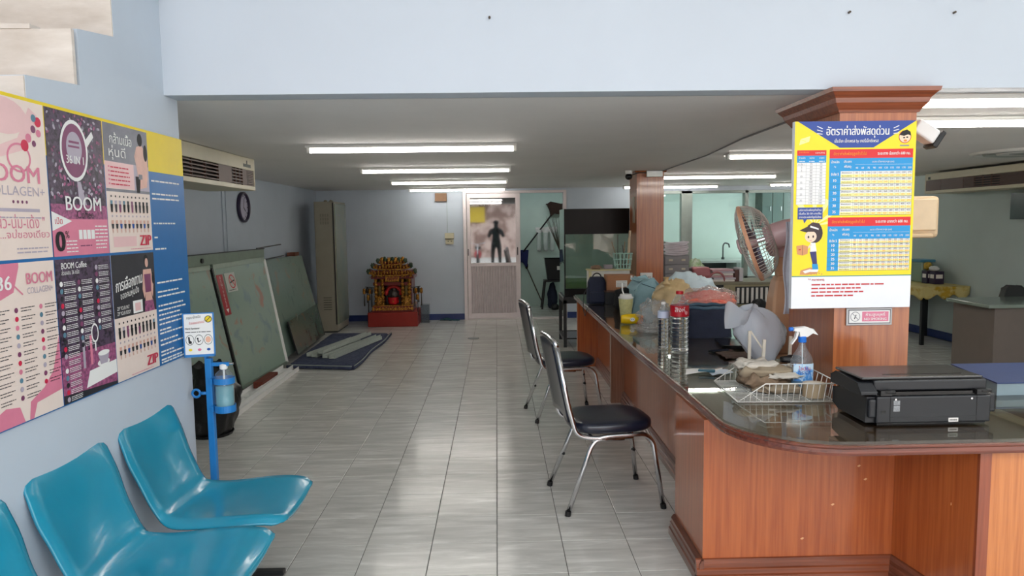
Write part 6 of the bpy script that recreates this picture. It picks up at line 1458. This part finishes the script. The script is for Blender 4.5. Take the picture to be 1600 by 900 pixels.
p = Print((bx0, 3.1718, bz0), (1, 0, 0), (0, 0, 1), [yel, pw_, bl2, rd2, cy_, org_, grn2, pcard, hair, navy2, skn, lgr, ink, ylt, pr_red])
fz = .150
p.rect(0, fz, W_, H_, yel, 0).rect(0, fz-.004, W_, fz, grn2, 1)
for a0 in (.1, .5, 1.0, 1.5, 2.1): # pale rays behind the figure
    c = (.10, .38); p.poly([c, (c[0]+.13*cos(a0), c[1]+.13*sin(a0)), (c[0]+.13*cos(a0+.2), c[1]+.13*sin(a0+.2))], ylt, 1)
p.poly([(.012, H_), (W_-.002, H_), (.36, H_-.118), (.205, H_-.118)], bl2, 1)
p.text('อัตราค่าส่งพัสดุด่วน', .285, H_-.062, .05, pw_, 5, w_=.285, al='c', bold=.018)
p.text('เอ็มอีเค เอ็กเพรส by เคอรี่เอ็กซ์เพรส', .28, H_-.095, .02, pw_, 5, w_=.20, al='c', bold=.01)
for s_, cx_ in ((-1, .125), (1, .448)):
    for k in range(3): p.line(cx_, H_-.045-.012*(k-1), cx_-s_*-.025, H_-.038-.016*(k-1)*-1.0*-1, .0035, pw_, 3)
p.poly([(.02, H_-.105), (.065, H_-.09), (.07, H_-.065), (.026, H_-.078)], ylt, 2).line(.026, H_-.08, .05, H_-.088, .002, yel, 3)
# round emblem
ex, ez = W_-.052, H_-.072
p.disc(ex, ez, .026, skn, 2).ring(ex, ez, .0285, .003, pr_red, 3).poly([(ex-.026, ez+.008), (ex-.012, ez+.026), (ex+.008, ez+.032), (ex+.024, ez+.022), (ex+.028, ez+.004), (ex+.014, ez+.010), (ex-.004, ez+.004), (ex-.016, ez+.006)], ink, 4).disc(ex-.004, ez-.004, .005, ink, 4, ry=.003).disc(ex+.010, ez-.002, .005, ink, 4, ry=.003).disc(ex+.002, ez-.017, .008, org_, 4, ry=.005)
p.rect(ex-.022, ez-.042, ex+.020, ez-.036, lgr, 3)
# left table
def table(u0, u1, v0, v1, cols, nr, head, zones=True):
    dv = (v1-v0-head)/nr
    return dv
lx0, lx1 = .012, .145; lt = H_-.128; lb_ = .475
p.rect(lx0, lt-.024, lx1, lt, rd2, 2).rect(lx0, lt-.055, lx1, lt-.024, cy_, 2).rect(lx0, lb_, lx1, lt-.055, pw_, 2)
p.text('ราคาพิเศษ', lx0+.008, lt-.012, .010, org_, 5, w_=.045).text('เอกสาร', lx1-.05, lt-.015, .010, pw_, 5, w_=.042)
for k, s_ in enumerate(('น้ำหนัก', 'ขนาด', 'ราคา')): p.text(s_, lx0+.022+.045*k, lt-.038, .011, pw_, 5, al='c', w_=.030 if k == 0 else .022, bold=.01); p.scrib(lx0+.010+.045*k, lt-.051, lx0+.036+.045*k, .005, pw_, rnd, 4)
rws = 14; dv = (lt-.055-lb_)/rws; prices = [25, 30, 35, 40, 50, 60, 70, 80, 95, 110, 125, 140, 160, 180]
for k in range(rws+1):
    full = k in (0, 1, 2, 3, 5, 7, 9, 11, 13, 14); p.rect(lx0 if full else lx0+.042, lb_+dv*k-.0004, lx1, lb_+dv*k+.0004, lgr, 3)
for x in (lx0, lx0+.042, lx0+.088, lx1): p.rect(x-.0004, lb_, x+.0004, lt-.055, lgr, 3)
for k in range(rws):
    v = lb_+dv*(rws-1-k)+dv*.25; p.text(str(40+10*k if k else 35), lx0+.065, v, .012, lgr, 5, al='c').text(str(prices[k]), lx0+.110, v, .012, lgr, 5, al='c')
for k, s_ in ((0, '0 ถึง 1'), (1, '3'), (2, '5'), (4, '10'), (6, '15'), (8, '20'), (10, '25'), (12, '30')): p.text(s_, lx0+.021, lb_+dv*(rws-1-k)+dv*.1, .012, lgr, 5, al='c')
# two big tables
def big(t0, b0, title, nrow=7):
    rx0, rx1 = .160, W_-.012; p.rect(rx0, t0-.040, rx1, t0, rd2, 2).rect(rx0, t0-.098, rx1, t0-.040, cy_, 2).rect(rx0, b0, rx0+.052, t0-.098, cy_, 2).rect(rx0+.052, b0, rx1, t0-.098, pw_, 2)
    p.text('อัตราค่าส่งพัสดุลูกค้าทั่วไป', rx0+.018, t0-.026, .018, org_, 5, w_=.150, bold=.02).text(title, rx1-.012, t0-.026, .018, pw_, 5, w_=.150, al='r', bold=.02)
    p.text('น้ำหนัก', rx0+.026, t0-.062, .015, pw_, 5, al='c', w_=.036, bold=.02).text('kg', rx0+.026, t0-.080, .010, pw_, 5, al='c').text('ประเภท', rx0+.083, t0-.060, .015, pw_, 5, al='c', w_=.034, bold=.02).text('พัสดุ', rx0+.083, t0-.082, .015, pw_, 5, al='c', w_=.032, bold=.02)
    p.text('ขนาด กว้าง+ยาว+สูง (cm)', rx0+.245, t0-.060, .011, pw_, 5, al='c', w_=.10, bold=.01).rect(rx0+.118, t0-.069, rx1-.004, t0-.0682, pw_, 3)
    dv = (t0-.098-b0)/nrow; cw = (rx1-rx0-.112)/10
    for k, s_ in enumerate(('40', '60', '75', '90', '105', '120', '135', '150', '170', '200')): p.text(s_, rx0+.112+cw*(k+.5), t0-.088, .012, pw_, 5, al='c')
    for k in range(nrow):
        v = b0+dv*(nrow-1-k); p.rect(rx0+.053, v+.001, rx1, v+dv*.48, ylt, 3)
        p.rect(rx0+.052, v-.0006, rx1, v+.0006, ink, 4).rect(rx0, v-.0006, rx0+.052, v+.0006, grn2, 4)
        p.text(['0 ถึง 5', '10', '15', '20', '25', '30', '35'][k], rx0+.026, v+dv*.32, .017, pw_, 5, al='c', w_=.034 if k == 0 else None, bold=.03)
        p.text('ส่งธรรมดา', rx0+.057, v+dv*.64, .009, ink, 5, w_=.046).text('ส่งด่วนพิเศษ', rx0+.057, v+dv*.14, .009, ink, 5, w_=.046)
        for c in range(10):
            x = rx0+.112+cw*(c+.5)
            p.text(str(50+25*c+30*k), x, v+dv*.62, .0115, ink, 5, al='c').text(str(60+30*c+35*k), x, v+dv*.14, .0115, org_, 5, al='c')
    for c in range(11): x = rx0+.112+cw*c; p.rect(x-.0005, b0, x+.0005, t0-.098, lgr, 4)
    p.rect(rx1-.001, b0, rx1, t0-.098, lgr, 4)
big(H_-.125, .425, 'ระยะทาง น้อยกว่า 600 กม.'); big(.415, .172, 'ระยะทาง มากกว่า 600 กม.', 7)
# speech bubble and delivery worker
p.rect(.020, .408, .135, .462, bl2, 3).poly([(.045, .410), (.065, .410), (.052, .390)], bl2, 3)
p.text('บริการรับพัสดุถึงบ้าน', .026, .446, .012, pw_, 6, w_=.102, bold=.02).text('เริ่มต้น 20-30 บาท/ชิ้น', .026, .430, .012, pw_, 6, w_=.102, bold=.02).text('ราคาประหยัดที่สุดในไทย', .026, .414, .012, pw_, 6, w_=.102, bold=.02)
def ell(x, v, rx, ry, m, k, n=20, a0=0, a1=2*PI): p.poly([(x+rx*cos(a0+(a1-a0)*i/n), v+ry*sin(a0+(a1-a0)*i/n)) for i in range(n+(a1-a0 < 6))], m, k)
ell(.100, .345, .038, .045, hair, 2); ell(.083, .330, .027, .026, skn, 3); p.poly([(.060, .352), (.128, .352), (.132, .37), (.12, .39), (.09, .395), (.068, .38)], hair, 5).poly([(.030, .358), (.066, .375), (.100, .362), (.060, .350)], hair, 6).poly([(.078, .372), (.118, .360), (.118, .367), (.080, .380)], pw_, 7)
p.disc(.072, .328, .004, hair, 6, ry=.006).disc(.094, .330, .004, hair, 6, ry=.006).line(.078, .312, .088, .312, .0018, pr_red, 6)
p.poly([(.082, .302), (.105, .302), (.112, .262), (.082, .258)], pw_, 3).poly([(.08, .260), (.110, .262), (.116, .200), (.096, .200)], navy2, 3).poly([(.092, .205), (.118, .205), (.122, .178), (.094, .178)], cy_, 4).poly([(.088, .180), (.122, .180), (.118, .168), (.086, .168)], pw_, 5)
p.poly([(.088, .29), (.070, .272), (.055, .270), (.055, .278), (.070, .282), (.084, .300)], skn, 4)
p.poly([(.018, .288), (.048, .293), (.072, .286), (.070, .252), (.046, .244), (.022, .250)], pcard, 5).line(.046, .292, .046, .246, .0015, hair, 6).rect(.028, .268, .038, .274, pr_red, 6)
p.poly([(.040, .176), (.086, .190), (.122, .170), (.110, .130+.03), (.070, .155), (.036, .156)], pcard, 2).poly([(.050, .172), (.084, .182), (.096, .172), (.060, .162)], pw_, 3).line(.10, .156, .13, .17, .002, pcard, 3)
for k in range(5): p.disc(.09+.012*k, .158+.003*(k % 2), .003, pcard, 3)
# notes
p.text('** หมายเหตุ', .075, .128, .014, pr_red, 5, w_=.075, bold=.02)
for k, e in enumerate((.44, .33, .335, .30)): p.scrib(.092, .106-.017*k, e, .010, pr_red, rnd, 3)
p.done(o)
# punched edge: little white triangles along the left side
# no smoking plate
t = thing('no_smoking_sign', (1.72, 3.2, 1.07), 'framed pink and white no smoking sign below the price poster', 'sign')
MB().box(1.617, 1.831, 3.19, 3.1995, 1.072, 1.153).build('plate', M('grey_frame', (.74, .74, .74), rough=.4), t, bevel=.002)
p = Print((1.617, 3.1898, 1.072), (1, 0, 0), (0, 0, 1), [pw_, lgr, pink, pr_red, ink])
p.rect(.008, .008, .206, .073, ink, 0).rect(.010, .010, .204, .071, lgr, 1).rect(.012, .012, .202, .069, pw_, 2)
p.rect(.072, .018, .196, .064, pink, 3).ring(.040, .041, .023, .003, lgr, 3).line(.026, .056, .055, .026, .003, lgr, 4).line(.036, .030, .044, .050, .004, ink, 3)
p.text('ห้ามสูบบุหรี่', .134, .044, .018, pw_, 5, w_=.090, al='c', bold=.02).text('NO SMOKING', .134, .024, .016, pw_, 5, w_=.105, al='c', bold=.02)
p.done(t)

# ---------------------------------------------------------------- the street in front of the shop (seen mirrored in the rear door glass)
struct(MB().box(-14, 16, -16, -1.6, -.25, -.13).build('ground_street', M('bright_concrete', (.86, .85, .83), rough=.9)))
fc = M('facade_pinkish', (.90, .80, .76), rough=.8, var=.15, scale=1.6, col2=(.62, .50, .46), detail=9, lo_=.42, hi=.55)
t = thing('opposite_building', (0, -14, 0), 'pinkish building across the street with a yellow sign', 'building')
MB().box(-12, 14, -14.5, -13.5, -.13, 5.0).build('wall', fc, t)
MB().box(-1.6, -.6, -13.48, -13.40, 1.7, 2.5).build('yellow_sign', M('sign_yellow', (.92, .80, .25)), t)
for k in range(6): MB().box(-6+2.6*k, -4.6+2.6*k, -13.5, -13.46, 3.1, 4.4).build('window', M('facade_window', (.30, .34, .38), rough=.2), t)
MB().box(-12, 14, -13.5, -12.6, 2.75, 2.85).build('awning', M('awning_grey', (.6, .6, .62)), t)
t = thing('motorcycle', (-.2, -4.6, -.13), 'red motorcycle parked outside the shop front', 'motorcycle')
for y in (-5.15, -4.05): MB().tube([(-.75, y+.24*cos(2*PI*i/24), .16+.24*sin(2*PI*i/24)) for i in range(24)], .045, 8, closed=True).build('wheel', black_pl, t, smooth=True)
MB().blob((-.75, -4.6, .25), (.15, .42, .20), 3, .2).build('body', red_pl, t, smooth=True)
MB().box(-.87, -.63, -4.95, -4.35, .62, .72).build('seat', black_pl, t, bevel=.03)
MB().tube([(-.75, -4.05, .16), (-.75, -4.2, .80)], .025, 8).tube([(-1.07, -4.25, .88), (-.75, -4.2, .80), (-.43, -4.25, .88)], .014, 8).build('fork_and_bars', chrome, t, smooth=True)

# the photographer, standing behind the lens, seen only as a dark reflection
def person():
    t = thing('person', (-.02, -.42, 0), 'person in dark clothes holding up a phone, mirrored in the door glass', 'person')
    bm = [((0, 0, .95), .13), ((0, 0, 1.15), .12), ((0, 0, 1.36), .14), ((0, .01, 1.47), .055), ((0, .02, 1.56), .075), ((0, .02, 1.66), .085)]
    vs = [b[0] for b in bm]; rs = [b[1] for b in bm]; es = [(i, i+1) for i in range(5)]
    for s_ in (-1, 1):
        k = len(vs); vs += [(s_*.18, 0, 1.38), (s_*.26, .08, 1.16), (s_*.10, .27, 1.33), (s_*.055, .31, 1.42)]; rs += [.055, .042, .032, .03]; es += [(2, k), (k, k+1), (k+1, k+2), (k+2, k+3)]
        k = len(vs); vs += [(s_*.10, 0, .88), (s_*.12, .01, .48), (s_*.13, -.02, .08), (s_*.14, .13, .035)]; rs += [.09, .06, .042, .035]; es += [(0, k), (k, k+1), (k+1, k+2), (k+2, k+3)]
    me = bpy.data.meshes.new('body'); me.from_pydata(vs, es, []); o = bpy.data.objects.new('body', me); COL.objects.link(o); o.parent = t
    me.materials.append(M('dark_clothes', (.12, .13, .16), rough=.8))
    q = o.modifiers.new('k', 'SKIN'); q.use_smooth_shade = True
    me.skin_vertices[0].data[0].use_root = True
    for i, r in enumerate(rs): me.skin_vertices[0].data[i].radius = (r, r*.8 if i < 3 else r)
    o.modifiers.new('s', 'SUBSURF').levels = 1
    MB().blob((-.02, -.42, 1.585), (.095, .10, .075), 1, .05, 2, 16, 12).build('hair', M('black_hair', (.05, .05, .05)), t, smooth=True)
    return t
person()
ph = thing('held_phone', (0, -.075, 1.5), 'dark phone held up by the person behind the lens', 'phone')
MB().box(-.09, .07, -.10, -.085, 1.40, 1.48).build('phone_case', black_gl, ph)
